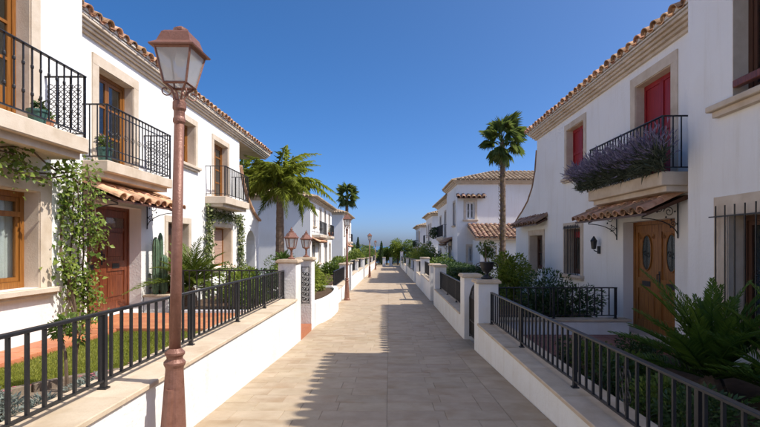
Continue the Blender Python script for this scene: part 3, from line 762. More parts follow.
# swept wing wall
sw = [(19.3, 2.62), (18.9, 2.78), (18.3, 2.98), (17.6, 3.28), (17.05, 3.70), (16.72, 4.22), (16.58, 4.85)]
bm = prism(bmesh.new(), FM, [(16.552, 2.622), (19.3, 2.622)]+sw[1:]+[(16.552, 4.85)], -.318, -.002); put('wing_wall', bm, 'stucco', v2)
bm = bmesh.new()
for (a, b) in zip(sw, sw[1:]):
    prism(bm, FM, [(a[0]+.03, a[1]), (b[0], b[1]), (b[0]+.022, b[1]+.03), (a[0]+.05, a[1]+.03)], -.36, .03)
put('wing_coping', bm, 'terracotta_brown', v2)
bm = bmesh.new(); box(bm, WORLD, XM+.33, 9, -.6, 2.5, 19.0, 19.28); box(bm, WORLD, XM+.33, 9, 2.50, 2.6, 16.56, 19.28); box(bm, WORLD, 8.8, 9, -.6, 2.49, 16.56, 18.99)
put('wall', bm, 'stucco', v2)
surround(v2, FM, *hM[4], .17, sill=False); reveal(v2, FM, *hM[4], .25)
casement(v2, FM, 15.91, 17.34, .92, 2.05, .25, 'wood_dark', 2, rails=(.5,))
put('window_apron', B(FM, 15.913, 17.337, .55, .919, -.32, -.24), 'stucco', v2)
canopy(v2, FM, 15.45, 18.6, .38, 2.40, 2.62, (), rows_=2, seed=12, brownish=True)
# grilled window
surround(v2, FM, *hM[3], .16); reveal(v2, FM, *hM[3], .2); casement(v2, FM, *hM[3], .2, 'wood_dark', 2)
put('roller_blind', B(FM, 12.85, 13.75, 1.93, 2.09, -.225, -.21), 'red_paint', v2)
grille(v2, FM, 12.76, 13.84, .86, 2.26, .07, 9, vr=(.06, .94), scroll=False, spears=True)
# red shutters upstairs
surround(v2, FM, *hM[2], .15); reveal(v2, FM, *hM[2], .17)
def shutters(u0, u1, q0, q1, d):
    bm = B(FM, u0+.012, u1-.012, q0, q1-.012, -d-.03, -d-.012); s = put('shutter', bm, 'red_paint', v2)
    mid = (u0+u1)/2
    for a, b in ((u0+.014, mid-.004), (mid+.004, u1-.014)):
        bm = bmesh.new(); t = .06
        box(bm, FM, a, a+t, q0, q1-.014, -d-.012, -d+.012); box(bm, FM, b-t, b, q0, q1-.014, -d-.012, -d+.012)
        for z0_, z1_ in ((q0, q0+.1), ((q0+q1)/2-.04, (q0+q1)/2+.04), (q1-.1, q1-.014)): box(bm, FM, a+t, b-t, z0_, z1_, -d-.012, -d+.010)
        lf = put('shutter_leaf', bm, 'red_paint', s)
shutters(*hM[2], .17)
put('window_rail', B(FM, 12.58, 13.74, 3.66, 3.77, -.08, .02, bev=.01), 'wood_dark', v2)
surround(v2, FM, *hM[1], .19, sill=False); reveal(v2, FM, *hM[1], .17); shutters(*hM[1], .17)
b2_ = balcony(v2, FM, 7.88, 10.8, 2.63, 2.88, .6, 3.77, sides=(True, True), sp=.12)
# entrance
reveal(v2, FM, *hM[0], .25, 'stucco'); double_door(v2, FM, *hM[0], .22, 'wood_oak', 'oval')
canopy(v2, FM, 8.15, 11.3, .75, 2.25, 2.58, (8.45, 10.72), seed=14)
put('door_step', B(FM, 8.4, 10.7, ZR-.2, ZR+.03, -.30, .22, bev=.01), 'stone', v2)

# wall lantern beside the door
t = thing('wall_lantern', (XM-.02, 11.62, 1.6), 'small dark iron wall lantern between grilled window and carved door', 'lantern')
bm = bmesh.new(); lathe(bm, [(.01, 1.62), (.055, 1.64), (.075, 1.80), (.085, 1.82), (.03, 1.90), (.012, 1.93)], (XM-.14, 11.62, 0), n=6)
put('lantern_body', bm, 'iron', t)
bm = bmesh.new(); tube(bm, [(XM-.005, 11.62, 1.62), (XM-.05, 11.62, 1.56), (XM-.14, 11.62, 1.60)], .012, 5); lathe(bm, [(.05, 1.52), (.05, 1.7)], (XM-.012, 11.62, 0), n=8)
put('arm', bm, 'iron', t)

# ================================================================== villas farther down the path
def far_villa(label, X, y0, y1, zf, ze, depth=7, pitch=.31, windows=(), bals=(), doors=(), canopies=(), end_windows=(), over=.5, tiles=('south', 'east')):
    f = side(X); s = 1 if X > 0 else -1
    x0, x1 = (X, X+depth) if s > 0 else (X-depth, X)
    v = thing('villa', ((x0+x1)/2, (y0+y1)/2, zf), label, 'house')
    holes = list(windows)+list(doors)
    bm = wall(bmesh.new(), f, y0, y1, zf-.6, ze, holes, -.25, 0)
    fs_ = Fr((0, y0+.0, 0), (1, 0, 0), (0, -1, 0))
    xa, xb = (x0+.251, x1) if s > 0 else (x0, x1-.251)
    wall(bm, fs_, xa, xb, zf-.6, ze, list(end_windows), -.25, 0)
    box(bm, WORLD, xa, xb, zf-.6, ze, y1-.25, y1)
    bx = (x1-.25, x1) if s > 0 else (x0, x0+.25)
    box(bm, WORLD, bx[0], bx[1], zf-.6, ze, y0+.251, y1-.251)
    put('wall', bm, 'stucco', v)
    for fr, hs in ((f, windows), (fs_, end_windows)):
        for h in hs:
            surround(v, fr, *h, .14); casement(v, fr, *h, .12, 'white_metal' if fr is fs_ else 'wood_dark', 2, rails=(.5,), fw=.05)
    for h in doors: surround(v, f, *h, .14, sill=False); casement(v, f, *h, .14, 'wood_dark', 2, rails=(.35, .7), fw=.06, name='door')
    for b in bals: balcony(v, f, b[0], b[1], b[2]-.22, b[2], .6, b[2]+.92, sp=.16)
    for c in canopies: canopy(v, f, c[0], c[1], .6, c[2], c[2]+.28, (c[0]+.15, c[1]-.15), rows_=2, seed=int(y0))
    bm = bmesh.new()
    for k, (o_, z_) in enumerate(((.08, .09), (.16, .07), (.24, .06))):
        zz = ze-.22+.075*k; oo = o_
        box(bm, WORLD, x0-oo, x1+oo, zz, zz+.073, y0-oo, y1+oo)
    put('cornice', bm, 'stone', v)
    hip_roof(v, x0-over, x1+over, y0-over, y1+over, ze+.01, pitch, tiles=tiles)
    return v
# left, beyond the feather palm
far_villa('white villa with bluish gable wall behind the feather palm and two front balconies', -5.3, 33.7, 46.2, -.3, 5.0, 8,
    windows=[(35.0, 35.9, 3.1, 4.5), (38.2, 39.1, 3.1, 4.5), (43.8, 44.7, 3.1, 4.5), (37.6, 38.7, .4, 1.9), (44.2, 45.2, .4, 1.9)], doors=[(40.9, 41.9, 2.5, 4.6), (34.4, 35.6, -.3, 1.8), (41.2, 42.4, -.3, 1.8)],
    bals=[(34.3, 38.0, 2.50), (40.4, 43.0, 2.50)], canopies=[(34.2, 38.0, 1.95)], tiles=('south', 'east'))
far_villa('pale villa with red-brown eaves past the street lamp and the villa behind the feather palm', -5.0, 54, 66, -.8, 5.3, 8,
    windows=[(55.5, 56.5, 2.9, 4.3), (63, 64, 2.9, 4.3), (56, 57, 0, 1.4)], doors=[(59, 60.2, 2.3, 4.3), (59, 60.2, -.8, 1.3)], bals=[(58.4, 61, 2.2)], canopies=[(58, 61.4, 1.6)])
# right, beyond the slim fan palm
vr = far_villa('white hipped-roof villa behind the slim fan palm, one window in its gable wall', 4.1, 30, 35.5, -.5, 5.62, 9,
    windows=[(31.0, 31.9, 3.0, 4.4)], doors=[(33.0, 34.2, -.5, 1.7)], end_windows=[(4.62, 5.15, 3.30, 4.35), (4.75, 5.25, .72, 1.66)], tiles=('south', 'west'), over=.32,
    canopies=[(32.4, 34.8, 1.9)])
fe = Fr((0, 30, 0), (1, 0, 0), (0, -1, 0))
canopy(vr, fe, 4.05, 5.75, .35, 4.58, 4.76, (), rows_=1, seed=21, brownish=True)
# tiled porch along its gable wall
pr = bmesh.new(); box(pr, WORLD, 4.75, 9, -.6, 2.0, 27.4, 27.6); put('porch_wall', wall(bmesh.new(), Fr((0, 27.4, 0), (1, 0, 0), (0, -1, 0)), 5.0, 9, -.6, 2.05, [(5.3, 5.85, .75, 1.65)], -.2, 0), 'stucco', vr); pr.free()
put('porch_wall', B(WORLD, 5.0, 5.2, -.6, 2.05, 27.61, 29.99), 'stucco', vr)
surround(vr, Fr((0, 27.4, 0), (1, 0, 0), (0, -1, 0)), 5.3, 5.85, .75, 1.65, .07, sill=False)
casement(vr, Fr((0, 27.4, 0), (1, 0, 0), (0, -1, 0)), 5.3, 5.85, .75, 1.65, .08, 'white_metal', 2, rails=(.5,), fw=.04)
bm = bmesh.new(); prism(bm, Fr((0, 0, 0), (0, 1, 0), (1, 0, 0)), [(27.1, 2.12), (29.99, 2.88), (29.99, 2.8), (27.1, 2.06)], 4.7, 9)
pf = put('porch_roof', bm, 'terracotta', vr)
bm = bmesh.new(); box(bm, WORLD, 4.72, 9, 1.98, 2.055, 27.15, 27.62); put('cornice', bm, 'stone', vr)
tile_rows(pf, Fr((0, 27.05, 0), (1, 0, 0), (0, -1, 0)), 4.8, 8.2, .0, 2.10, math.atan2(.76, 2.89), 8, pitch=.27, seed=22, brownish=True)
far_villa('white villa with lower eave adjoining the hipped-roof villa, plants on its balcony', 4.5, 35.51, 46, -.6, 5.25, 8,
    windows=[(43, 44, 2.9, 4.2), (43, 44, 0, 1.4)], doors=[(37.2, 38.2, 2.4, 4.4), (39.4, 40.4, 2.4, 4.4), (37.4, 38.6, -.6, 1.5)], bals=[(36.6, 41.2, 2.35)], canopies=[(36.8, 39.2, 1.75)], tiles=('south', 'west'))
far_villa('small white villa with hipped tile roof, third down the shaded side of the path', 4.6, 53, 62, -1.0, 5.1, 8, windows=[(54.5, 55.5, 2.8, 4.1), (60, 61, 2.8, 4.1), (54.5, 55.5, 0, 1.2)], doors=[(57, 58.2, 2.0, 4.1)], bals=[(56.4, 58.8, 2.0)], tiles=('south', 'west'))
far_villa('farthest white villa with two small balconies, last before the end gate', 4.2, 67, 78, -1.4, 4.4, 8, windows=[(68, 69, 2.3, 3.6)], doors=[(70, 71.2, 1.6, 3.7), (74, 75.2, 1.6, 3.7)], bals=[(69.5, 71.8, 1.6), (73.5, 76, 1.6)], tiles=('south', 'west'))

# ================================================================== low walls, pillars, railings along the path
def low_wall(label, Xf, y0, y1, zt, thick=.42, step=1.05, zb=None):
    s = -1 if Xf < 0 else 1
    t = thing('boundary_wall', (Xf+s*thick/2, (y0+y1)/2, gz((y0+y1)/2)), label, 'wall')
    f = Fr((Xf, 0, 0), (0, 1, 0), (-s, 0, 0))
    zb = zb if zb is not None else gz(y1)-.15
    put('wall_face', B(f, y0, y1, zb, zt-.042, -thick, 0), 'plinth', t)
    n = max(1, int(round((y1-y0)/step)))
    for k in range(n):
        a, b = y0+(y1-y0)*k/n, y0+(y1-y0)*(k+1)/n
        put('coping_stone', B(f, a+.0015, b-.0015, zt-.041, zt, -thick-.05, .028, bev=.006), 'coping', t)
    return t
def pillar(Xf, y0, y1, zt, wd, label, group=None, cap=.05, zb=None):
    s = -1 if Xf < 0 else 1
    x0, x1 = sorted((Xf, Xf+s*wd))
    t = thing('gate_pillar', ((x0+x1)/2, (y0+y1)/2, gz(y0)), label, 'pillar', group)
    put('shaft', B(WORLD, x0, x1, (zb if zb is not None else gz(y1)-.1), zt, y0, y1, bev=.008), 'plinth', t)
    b = B(WORLD, x0-.045, x1+.045, zt+.001, zt+cap, y0-.045, y1+.045, bev=.01)
    box(b, WORLD, x0-.02, x1+.02, zt+cap+.001, zt+cap+.02, y0-.02, y1+.02); put('cap', b, 'coping', t)
    return t
POSTM = {}
def railing(label, p0, p1, z0, z1, posts, sp=.146, s=.020, extra=None):
    """iron railing: rails, balusters, posts with feet"""
    t = thing('railing', ((p0[0]+p1[0])/2, (p0[1]+p1[1])/2, z0), label, 'railing')
    rail_run(t, p0, p1, z0, z1, sp, s, top=(.045, .022), gap=.055)
    for q in posts:
        bm = ibox(.038, .038, z1-z0-.022); box(bm, WORLD, -.032, .032, 0, .012, -.032, .032)
        put('post', bm, 'iron', t, mtx=Matrix.Translation((q[0], q[1], z0)))
    return t
low_wall('low white garden wall with tan coping behind the tall copper street lamp', XL, -3, 9.95, .65)
railing('black iron railing on the tan-coped wall beside the lawn', (-2.1, -1.2), (-2.1, 9.93), .65, 1.22, [(-2.1, y) for y in (-1.1, .5, 2.08, 3.68, 5.3, 6.93, 8.43, 9.93)])
railing('short black railing running from gate pillar to house beside the terracotta walk', (-2.2, 10.02), (-4.15, 10.02), .42, 1.22, [(-4.13, 10.02), (-3.2, 10.02)])
put('rail_kerb', B(WORLD, -4.25, -2.19, .15, .42, 9.93, 10.11), 'plinth', None, label='low white kerb wall under the railing by the terracotta walk', cat='wall')
pillar(XL, 9.96, 10.5, 1.36, .36, 'white gate pillar at the end of the lawn railing, carrying a copper lantern')
pillar(XL, 11.95, 12.45, 1.36, .36, 'white gate pillar beside the round planter, carrying a copper lantern')
# iron gate leaf standing open between the left pillars
t = thing('garden_gate', (XL-.2, 11.9, gz(11.8)), 'black wrought-iron gate leaf with scrolls, folded back against lantern pillar', 'gate')
fg = Fr((XL-.03, 11.91, 0), (-1, 0, 0), (0, -1, 0)); bm = bmesh.new(); z0_ = gz(11.7)+.08
for u in (0.02, .19): tube(bm, [fg.p(u, z0_+.55, .03), fg.p(u, 1.22, .03)], .011, 5)
for v in (z0_+.57, 1.2): tube(bm, [fg.p(.02, v, .03), fg.p(.19, v, .03)], .010, 5)
put('gate_frame', bm, 'iron', t)
for k in range(6):
    bm = bmesh.new(); v = z0_+.66+k*.12
    for s in (-1, 1): tube(bm, spiral(fg.p(.105+s*.035, v, .035), .055, .012, 0, s*8, fg.u, (0, 0, 1), 18), .010, 4)
    put('scroll', bm, 'iron', t)
bm = bmesh.new(); box(bm, WORLD, -2.75, XL+.0, gz(11)-.1, gz(11.2)+.14, 10.51, 11.94); put('gate_step', bm, 'floor_tile', None, label='terracotta step in the gateway between the two lantern pillars', cat='step')
# right-hand side
low_wall('low white garden wall with tan coping in shade, below the cycad bed', XR, -3, 8.88, .33, zb=-.5)
tr = railing('black iron railing on the shaded wall before the cycad and red terrace', (1.8, -.9), (1.8, 8.78), .33, .89, [(1.8, y) for y in (-1, .95, 2.9, 4.84, 6.78, 8.77)], sp=.155)
bm = bmesh.new()
for s in (-1, 1):
    for tt in (-1, 1): tube(bm, spiral((1.8, 3.81+s*.035, .64+tt*.09), .06, .012, -tt*math.pi/2, -tt*math.pi/2+s*tt*7.5, (0, 1, 0), (0, 0, 1), 18), .006, 4)
tube(bm, [(1.8, 3.81, .44), (1.8, 3.76, .64), (1.8, 3.81, .84)], .006, 4); tube(bm, [(1.8, 3.81, .44), (1.8, 3.86, .64), (1.8, 3.81, .84)], .006, 4)
put('scroll_panel', bm, 'iron', tr)
pillar(XR, 8.90, 9.33, 1.03, .36, 'white gate pillar carrying the black iron urn')
pillar(XR, 10.6, 11.15, 1.03, .36, 'white gate pillar across the arched iron gate from the urn')
t = thing('garden_gate', (XR+.1, 9.97, gz(10)), 'narrow dark iron gate with arched top between the two shaded pillars', 'gate')
fg = Fr((XR+.12, 0, 0), (0, 1, 0), (-1, 0, 0)); bm = bmesh.new(); zg = gz(10)+.05
arch = [(9.36+1.21*i/20, .62+.30*math.sin(math.pi*i/20)) for i in range(21)]
tube(bm, [fg.p(9.36, zg, 0)]+[fg.p(u, v, 0) for u, v in arch]+[fg.p(10.57, zg, 0)], .018, 6); tube(bm, [fg.p(9.36, zg+.05, 0), fg.p(10.57, zg+.05, 0)], .014, 5); tube(bm, [fg.p(9.36, .15, 0), fg.p(10.57, .15, 0)], .012, 5)
put('gate_frame', bm, 'iron', t)
for k in range(1, 10):
    u = 9.36+1.21*k/10; vt = .62+.30*math.sin(math.pi*k/10); bm = bmesh.new(); tube(bm, [fg.p(u, zg+.05, 0), fg.p(u, vt, 0)], .009, 5); put('bar', bm, 'iron', t)
put('gate_panel', B(fg, 9.375, 10.555, zg+.03, .60, -.022, -.016), 'iron', t)
# cross railing on its low kerb
put('kerb_wall', B(WORLD, 2.0, 4.62, -.25, .25, 9.62, 9.85), 'plinth', None, label='low white kerb wall closing the red terrace below the dark bush', cat='wall')
kw = bpy.data.objects['kerb_wall']; put('coping_stone', B(WORLD, 1.96, 4.66, .2505, .29, 9.58, 9.89, bev=.006), 'coping', kw)
railing('black railing across the red terrace in front of the dark bush', (2.0, 9.72), (4.42, 9.72), .29, .90, [(4.40, 9.72), (2.05, 9.72), (3.2, 9.72)])
low_wall('low white wall with black railing before the clipped hedge', XR, 11.16, 17.3, .22, zb=-.9)
railing('black iron railing in front of the clipped hedge', (1.78, 11.2), (1.78, 17.28), .22, .82, [(1.78, y) for y in (11.25, 13.2, 15.2, 17.25)])

# side-wall runs farther away: pillars, low walls, railings
def run(X, spec, where):
    for i, (y0, y1, zw, kind) in enumerate(spec):
        zt = gz(y0)+zw
        if kind == 'p': pillar(X, y0, y1, zt, .40, 'plain white boundary pillar farther down the %s side of the path' % where, 'white pillars down the %s side' % where)
        elif kind == 'f':
            tw = low_wall('low white wall with a dark railing, farther down the %s side of the path' % where, X, y0, y1, zt, .36, 2.0); tw['group'] = 'low walls down the %s side' % where
            xx = X+(.18 if X > 0 else -.18)
            rr = railing('dark railing on a low white wall farther down the %s side of the path' % where, (xx, y0+.03), (xx, y1-.03), zt, zt+.62, [(xx, y0+.05), (xx, y1-.05)], sp=.2); rr['group'] = 'railings down the %s side' % where
run(XR, [(17.35, 17.8, 1.35, 'p'), (19.3, 19.75, 1.35, 'p'), (19.8, 24.6, .75, 'f'), (24.65, 25.3, 1.55, 'p'), (25.4, 29.2, .7, 'f'), (29.2, 29.7, 1.35, 'p'), (31.2, 31.7, 1.35, 'p'), (31.75, 36, .7, 'f'), (36.05, 36.6, 1.35, 'p'),
         (36.7, 44, .7, 'f'), (44.05, 44.6, 1.35, 'p'), (46.2, 46.7, 1.35, 'p'), (46.8, 57, .7, 'f'), (57.1, 57.6, 1.35, 'p'), (57.7, 70, .7, 'f'), (70.1, 70.9, 2.1, 'p')], 'shaded')
run(XL, [(18.3, 22.6, .55, 'f'), (22.65, 23.15, 1.3, 'p'), (24.6, 25.1, 1.3, 'p'), (25.15, 29.5, .75, 'f'), (29.6, 30.1, 1.35, 'p'), (30.2, 35.4, .75, 'f'), (35.5, 36.1, 1.4, 'p'), (37.6, 38.2, 1.4, 'p'),
         (38.3, 46, .7, 'f'), (46.1, 46.7, 1.4, 'p'), (46.8, 56, .7, 'f'), (56.1, 56.7, 1.4, 'p'), (56.8, 70, .7, 'f'), (70.1, 70.7, 1.6, 'p')], 'sunny')
# end of the path: white pillars and a black gate
for x, g in ((-.55, 0), (.05, 0)):
    pillar(x, 78, 78.5, gz(78)+1.25, .45, 'white pillar of the black gate closing the path', 'end gate pillars')
for x0, x1, nm in ((-1.9, -1.02, 'sunny'), (.52, 1.95, 'shaded')):
    railing('black gate panel closing the far end of the path on its %s side' % nm, (x0, 78.2), (x1, 78.2), gz(78), gz(78)+1.2, [(x0, 78.2), (x1, 78.2)], sp=.1)

# round planter beyond the left gate
t = thing('planter', (-2.5, 15, gz(15)), 'curved white masonry planter beside the second street lamp, full of shrubs', 'planter')
bm = bmesh.new(); zt = .28
pts = [(XL, 12.5)]+[(XL-.06+.30*math.sin(a), 12.9+2.3*(1-math.cos(a))) for a in np.linspace(.35, math.pi-.1, 14)]+[(XL-.02, 17.9), (-3.9, 17.9), (-3.9, 12.5)]
lo = [bm.verts.new((x, y, -.75)) for x, y in pts]; hi = [bm.verts.new((x, y, zt)) for x, y in pts]
cx, cy = -2.7, 15.2
hi2 = [bm.verts.new((cx+(x-cx)*.86, cy+(y-cy)*.93, zt)) for x, y in pts]; in2 = [bm.verts.new((cx+(x-cx)*.86, cy+(y-cy)*.93, zt-.1)) for x, y in pts]
for a, b in ((lo, hi), (hi, hi2), (hi2, in2)):
    for k in range(len(a)): bm.faces.new((a[k], a[(k+1) % len(a)], b[(k+1) % len(a)], b[k]))
put('planter_wall', bm, 'plinth', t)
bm = bmesh.new(); bm.faces.new([bm.verts.new((cx+(x-cx)*.87, cy+(y-cy)*.935, zt-.06)) for x, y in pts]); put('planter_soil', bm, 'soil', t)

# ================================================================== gardens
def slab(name, x0, x1, y0, y1, z, mat, **kw):
    return put(name, B(WORLD, x0, x1, z-.35, z, y0, y1), mat, None, kind='structure')
slab('garden_bed', -4.34, -2.26, -3, 9.92, .27, 'gravel_soil')
slab('garden_bed', -5.28, -2.28, 10.12, 33, .20, 'soil')
slab('garden_bed', -5.5, -2.2, 47, 76, -1.1, 'soil')
slab('garden_bed', 2.02, 4.58, -3, 7.6, .05, 'soil')
slab('garden_bed', 2.0, 4.88, 9.86, 26, .0, 'soil')
slab('garden_bed', 2.0, 6, 26.1, 50, -.45, 'soil')
slab('garden_bed', 2.0, 6, 51, 76, -1.1, 'soil')
# terracotta walk and terrace, tile by tile
def tiled(name, x0, x1, y0, y1, z, mat, ts):
    base = put(name, B(WORLD, x0, x1, z-.4, z-.012, y0, y1), mat, None, kind='structure')
    nx = max(1, round((x1-x0)/ts)); ny = max(1, round((y1-y0)/ts)); sx, sy = (x1-x0)/nx, (y1-y0)/ny
    bm = bmesh.new(); slab_bm(bm, sx-.008, sy-.008, .02, rsz=.003); me = mesh_of('floor_tile', bm, mat)
    for i in range(nx):
        for j in range(ny): link('floor_tile', me, base, Matrix.Translation((x0+(i+.5)*sx, y0+(j+.5)*sy, z+random.uniform(-.001, .001))))
tiled('terracotta_walk', -4.88, -4.36, 1.6, 8.0, ZL, 'floor_tile', .26)
tiled('terracotta_terrace', -5.28, -2.36, 8.02, 9.90, ZL, 'floor_tile', .29)
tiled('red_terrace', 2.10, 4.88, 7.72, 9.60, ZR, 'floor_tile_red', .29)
# lawn
lx = lambda y: np.interp(y, [1.5, 3.2, 4.3, 5.2, 5.6, 6.0, 7.96], [-4.15, -4.1, -3.9, -3.35, -2.9, -2.42, -2.42])
bm = bmesh.new(); yy = np.linspace(1.6, 8.0, 33); L_ = [bm.verts.new((-4.35, y, .32)) for y in yy]; Rr = [bm.verts.new((lx(y), y, .32)) for y in yy]
for k in range(32): bm.faces.new((L_[k], Rr[k], Rr[k+1], L_[k+1]))
put('lawn', bm, 'lawn_base', kind='structure')
n = 42000; yv = 1.6+6.4*RS.rand(n)**.9; a = RS.rand(n); xr = np.interp(yv, yy, [lx(y) for y in yy]); xv = -4.34+a*(xr+4.34)
P = np.stack([xv, yv, np.full(n, .318)], 1); D = rnd_dirs(n)*.55+np.array([0, 0, 1.]); N = rnd_dirs(n)
patch = .5+.25*np.sin(xv*3.1+yv*1.3)+.25*np.sin(yv*2.3-xv*1.7)
o = link('grass', leaf_mesh('grass', P, D, N, .022+.025*RS.rand(n), .006, 'lf_grass', .5*RS.rand(n)+.5*patch, .3)); tag(o, 'short sunlit green grass of the lawn between terracotta walk and railing', 'grass', kind='stuff')
es = thing('lawn_edging', (-4, 4, .25), 'low stone edging curving between lawn and flower bed', 'edging')
ey = np.arange(1.6, 5.95, .22)
for y in ey:
    x0, x1 = float(lx(y)), float(lx(y+.2)); ang = math.atan2(.2, x1-x0); Lq = math.hypot(.2, x1-x0)
    bm = bmesh.new(); box(bm, WORLD, -Lq/2, Lq/2, -.1, .085, -.035, .035, bev=.008); put('edging_stone', bm, 'edging', es, mtx=Matrix.Translation(((x0+x1)/2+.04, y+.1, .27)) @ Matrix.Rotation(ang, 4, 'Z'))

# ================================================================== lamps
def street_lamp(label):
    t = thing('street_lamp', (0, 0, 0), label, 'street lamp', 'copper street lamps along the path')
    bm = bmesh.new(); lathe(bm, [(.15, 0), (.15, .018), (.115, .022), (.115, .05), (.098, .08), (.094, .25), (.066, .72), (.068, .735), (.080, .76), (.080, .775), (.058, .80), (.062, .82), (.074, .835), (.074, .85), (.045, .88)], n=20); put('base', bm, 'copper', t, smooth=False)
    bm = bmesh.new(); tube(bm, [(0, -.088, .30), (0, -.070, .58)], .030, 8); put('access_door', bm, 'copper', t)
    bm = bmesh.new(); lathe(bm, [(.043, .87), (.040, 1.6), (.036, 2.72)], n=18); put('pole', bm, 'copper', t, smooth=True)
    bm = bmesh.new(); lathe(bm, [(.036, 2.60), (.046, 2.62), (.046, 2.64), (.040, 2.66), (.040, 2.70), (.050, 2.72), (.050, 2.77), (.030, 2.79)], n=18); put('collar', bm, 'copper', t)
    zb, zt, wb, wt = 2.90, 3.155, .085, .134
    bm = bmesh.new()
    for k in range(4):
        a = k*math.pi/2+math.pi/4; d = Vector((math.cos(a), math.sin(a), 0))
        tube(bm, [Vector((0, 0, 2.77))+d*.02, Vector((0, 0, 2.86))+d*.06, Vector((0, 0, zb))+d*wb*1.36], .009, 5)
        tube(bm, spiral(Vector((0, 0, 2.84))+d*.105, .045, .012, math.pi*.9, math.pi*.9+6, d, (0, 0, 1), 14), .006, 4)
    put('bracket', bm, 'copper', t)
    bm = bmesh.new()
    sq = lambda r, z: [Vector((sx*r, sy*r, z)) for sx, sy in ((1, 1), (-1, 1), (-1, -1), (1, -1))]
    a, b = sq(wb, zb), sq(wt, zt)
    for k in range(4):
        tube(bm, [a[k], b[k]], .010, 4); tube(bm, [a[k], a[(k+1) % 4]], .011, 4); tube(bm, [b[k], b[(k+1) % 4]], .012, 4)
    ln = put('lantern', bm, 'copper', t)
    for k in range(4):
        bm = bmesh.new(); i = (k+1) % 4; c = Vector((0, 0, 0)); q = [a[k]*.985+Vector((0, 0, zb*.015)), a[i]*.985+Vector((0, 0, zb*.015)), b[i]*.985+Vector((0, 0, zt*.015)), b[k]*.985+Vector((0, 0, zt*.015))]
        nrm = (q[1]-q[0]).cross(q[3]-q[0]).normalized()*.004
        f0 = [bm.verts.new(p) for p in q]; f1 = [bm.verts.new(p+nrm) for p in q]; bm.faces.new(f0); bm.faces.new(f1[::-1])
        for m_ in range(4): bm.faces.new((f0[m_], f0[(m_+1) % 4], f1[(m_+1) % 4], f1[m_]))
        put('pane', bm, 'frosted', ln)
    bm = bmesh.new(); lv = [(.166, zt+.002), (.170, zt+.012), (.128, zt+.045), (.102, zt+.122), (.085, zt+.138), (.05, zt+.15)]
    rings = [[bm.verts.new(p) for p in sq(r, z)] for r, z in lv]
    for x, y_ in zip(rings, rings[1:]):
        for k in range(4): bm.faces.new((x[k], x[(k+1) % 4], y_[(k+1) % 4], y_[k]))
    bm.faces.new(rings[-1]); bm.faces.new(rings[0][::-1]); put('lantern_roof', bm, 'copper', ln)
    bm = bmesh.new(); lathe(bm, [(.05, zt+.145), (.055, zt+.16), (.055, zt+.175), (.03, zt+.19), (.01, zt+.20)], n=12); put('finial', bm, 'copper', ln)
    bm = bmesh.new(); lathe(bm, [(.03, zt-.10), (.042, zt-.06), (.03, zt-.01), (.02, zt)], n=10); put('bulb', bm, 'white_metal', ln)
    return t
lamp = street_lamp('tall copper street lamp with square lantern, standing against the railed wall of the lawn')
spots = [(-1.665, 3.85, -2, 1.1), (-1.64, 19.5, 8, 0), (-1.47, 38, 15, 0), (-1.55, 57, 0, 0)]
labs = [None, 'copper street lamp standing beside the curved white planter', 'copper street lamp farther down, past the planter lamp', 'farthest copper street lamp near the end gate']
for i, (x, y, rz, lean) in enumerate(spots):
    o = lamp if i == 0 else copy_tree(lamp)
    if i: o['label'] = labs[i]
    o.location = (x, y, gz(y)-.005); o.rotation_euler = (0, R_(lean), R_(rz))
def pillar_lantern(x, y, z, label, n=6):
    t = thing('pillar_lantern', (x, y, z), label, 'lantern', 'copper lanterns on the gate pillars')
    bm = bmesh.new(); lathe(bm, [(.075, z), (.08, z+.02), (.035, z+.05), (.024, z+.09), (.022, z+.17), (.04, z+.20), (.06, z+.215)], (x, y, 0), 12); put('stem', bm, 'copper', t)
    bm = bmesh.new(); hexp = lambda r, zz: [Vector((x+r*math.cos(k*math.pi/3+.3), y+r*math.sin(k*math.pi/3+.3), zz)) for k in range(6)]
    a, b = hexp(.085, z+.23), hexp(.125, z+.43)
    for k in range(6): tube(bm, [a[k], b[k]], .009, 4); tube(bm, [a[k], a[(k+1) % 6]], .012, 4); tube(bm, [b[k], b[(k+1) % 6]], .012, 4)
    lathe(bm, [(.07, z+.21), (.088, z+.225), (.088, z+.235)], (x, y, 0), 6, rot=.3); fr_ = put('frame', bm, 'copper', t)
    for k in range(6):
        bm = bmesh.new(); j = (k+1) % 6; c0 = Vector((x, y, 0)); sh_ = lambda p: Vector((x+(p.x-x)*.96, y+(p.y-y)*.96, p.z))
        bm.faces.new([bm.verts.new(sh_(p)) for p in (a[k], a[j], b[j], b[k])]); put('pane', bm, 'frosted', fr_)
    bm = bmesh.new(); lathe(bm, [(.155, z+.432), (.158, z+.445), (.12, z+.475), (.09, z+.53), (.05, z+.555), (.05, z+.575), (.022, z+.585), (.03, z+.61), (.012, z+.63), (.004, z+.66)], (x, y, 0), 6, rot=.3); put('dome', bm, 'copper', t)
pillar_lantern(-2.0, 10.25, 1.43, 'copper six-sided lantern on the gate pillar at the end of the lawn railing')
pillar_lantern(-2.02, 12.2, 1.43, 'copper six-sided lantern on the gate pillar next to the curved planter')
# iron urn on the right pillar
t = thing('iron_urn', (1.78, 9.1, 1.10), 'small black iron urn standing on the shaded gate pillar', 'urn')
bm = bmesh.new(); zz = 1.10; lathe(bm, [(.10, zz), (.105, zz+.03), (.04, zz+.07), (.03, zz+.11), (.09, zz+.16), (.125, zz+.24), (.13, zz+.29), (.145, zz+.31), (.12, zz+.31), (.10, zz+.26)], (1.78, 9.1, 0), 16); put('bowl', bm, 'iron', t, smooth=True)
bm = bmesh.new()
for s in (-1, 1): tube(bm, spiral((1.78+s*.14, 9.1, zz+.22), .07, .02, math.pi/2, math.pi/2-s*7, (1, 0, 0), (0, 0, 1), 16), .008, 4)
put('handle', bm, 'iron', t)

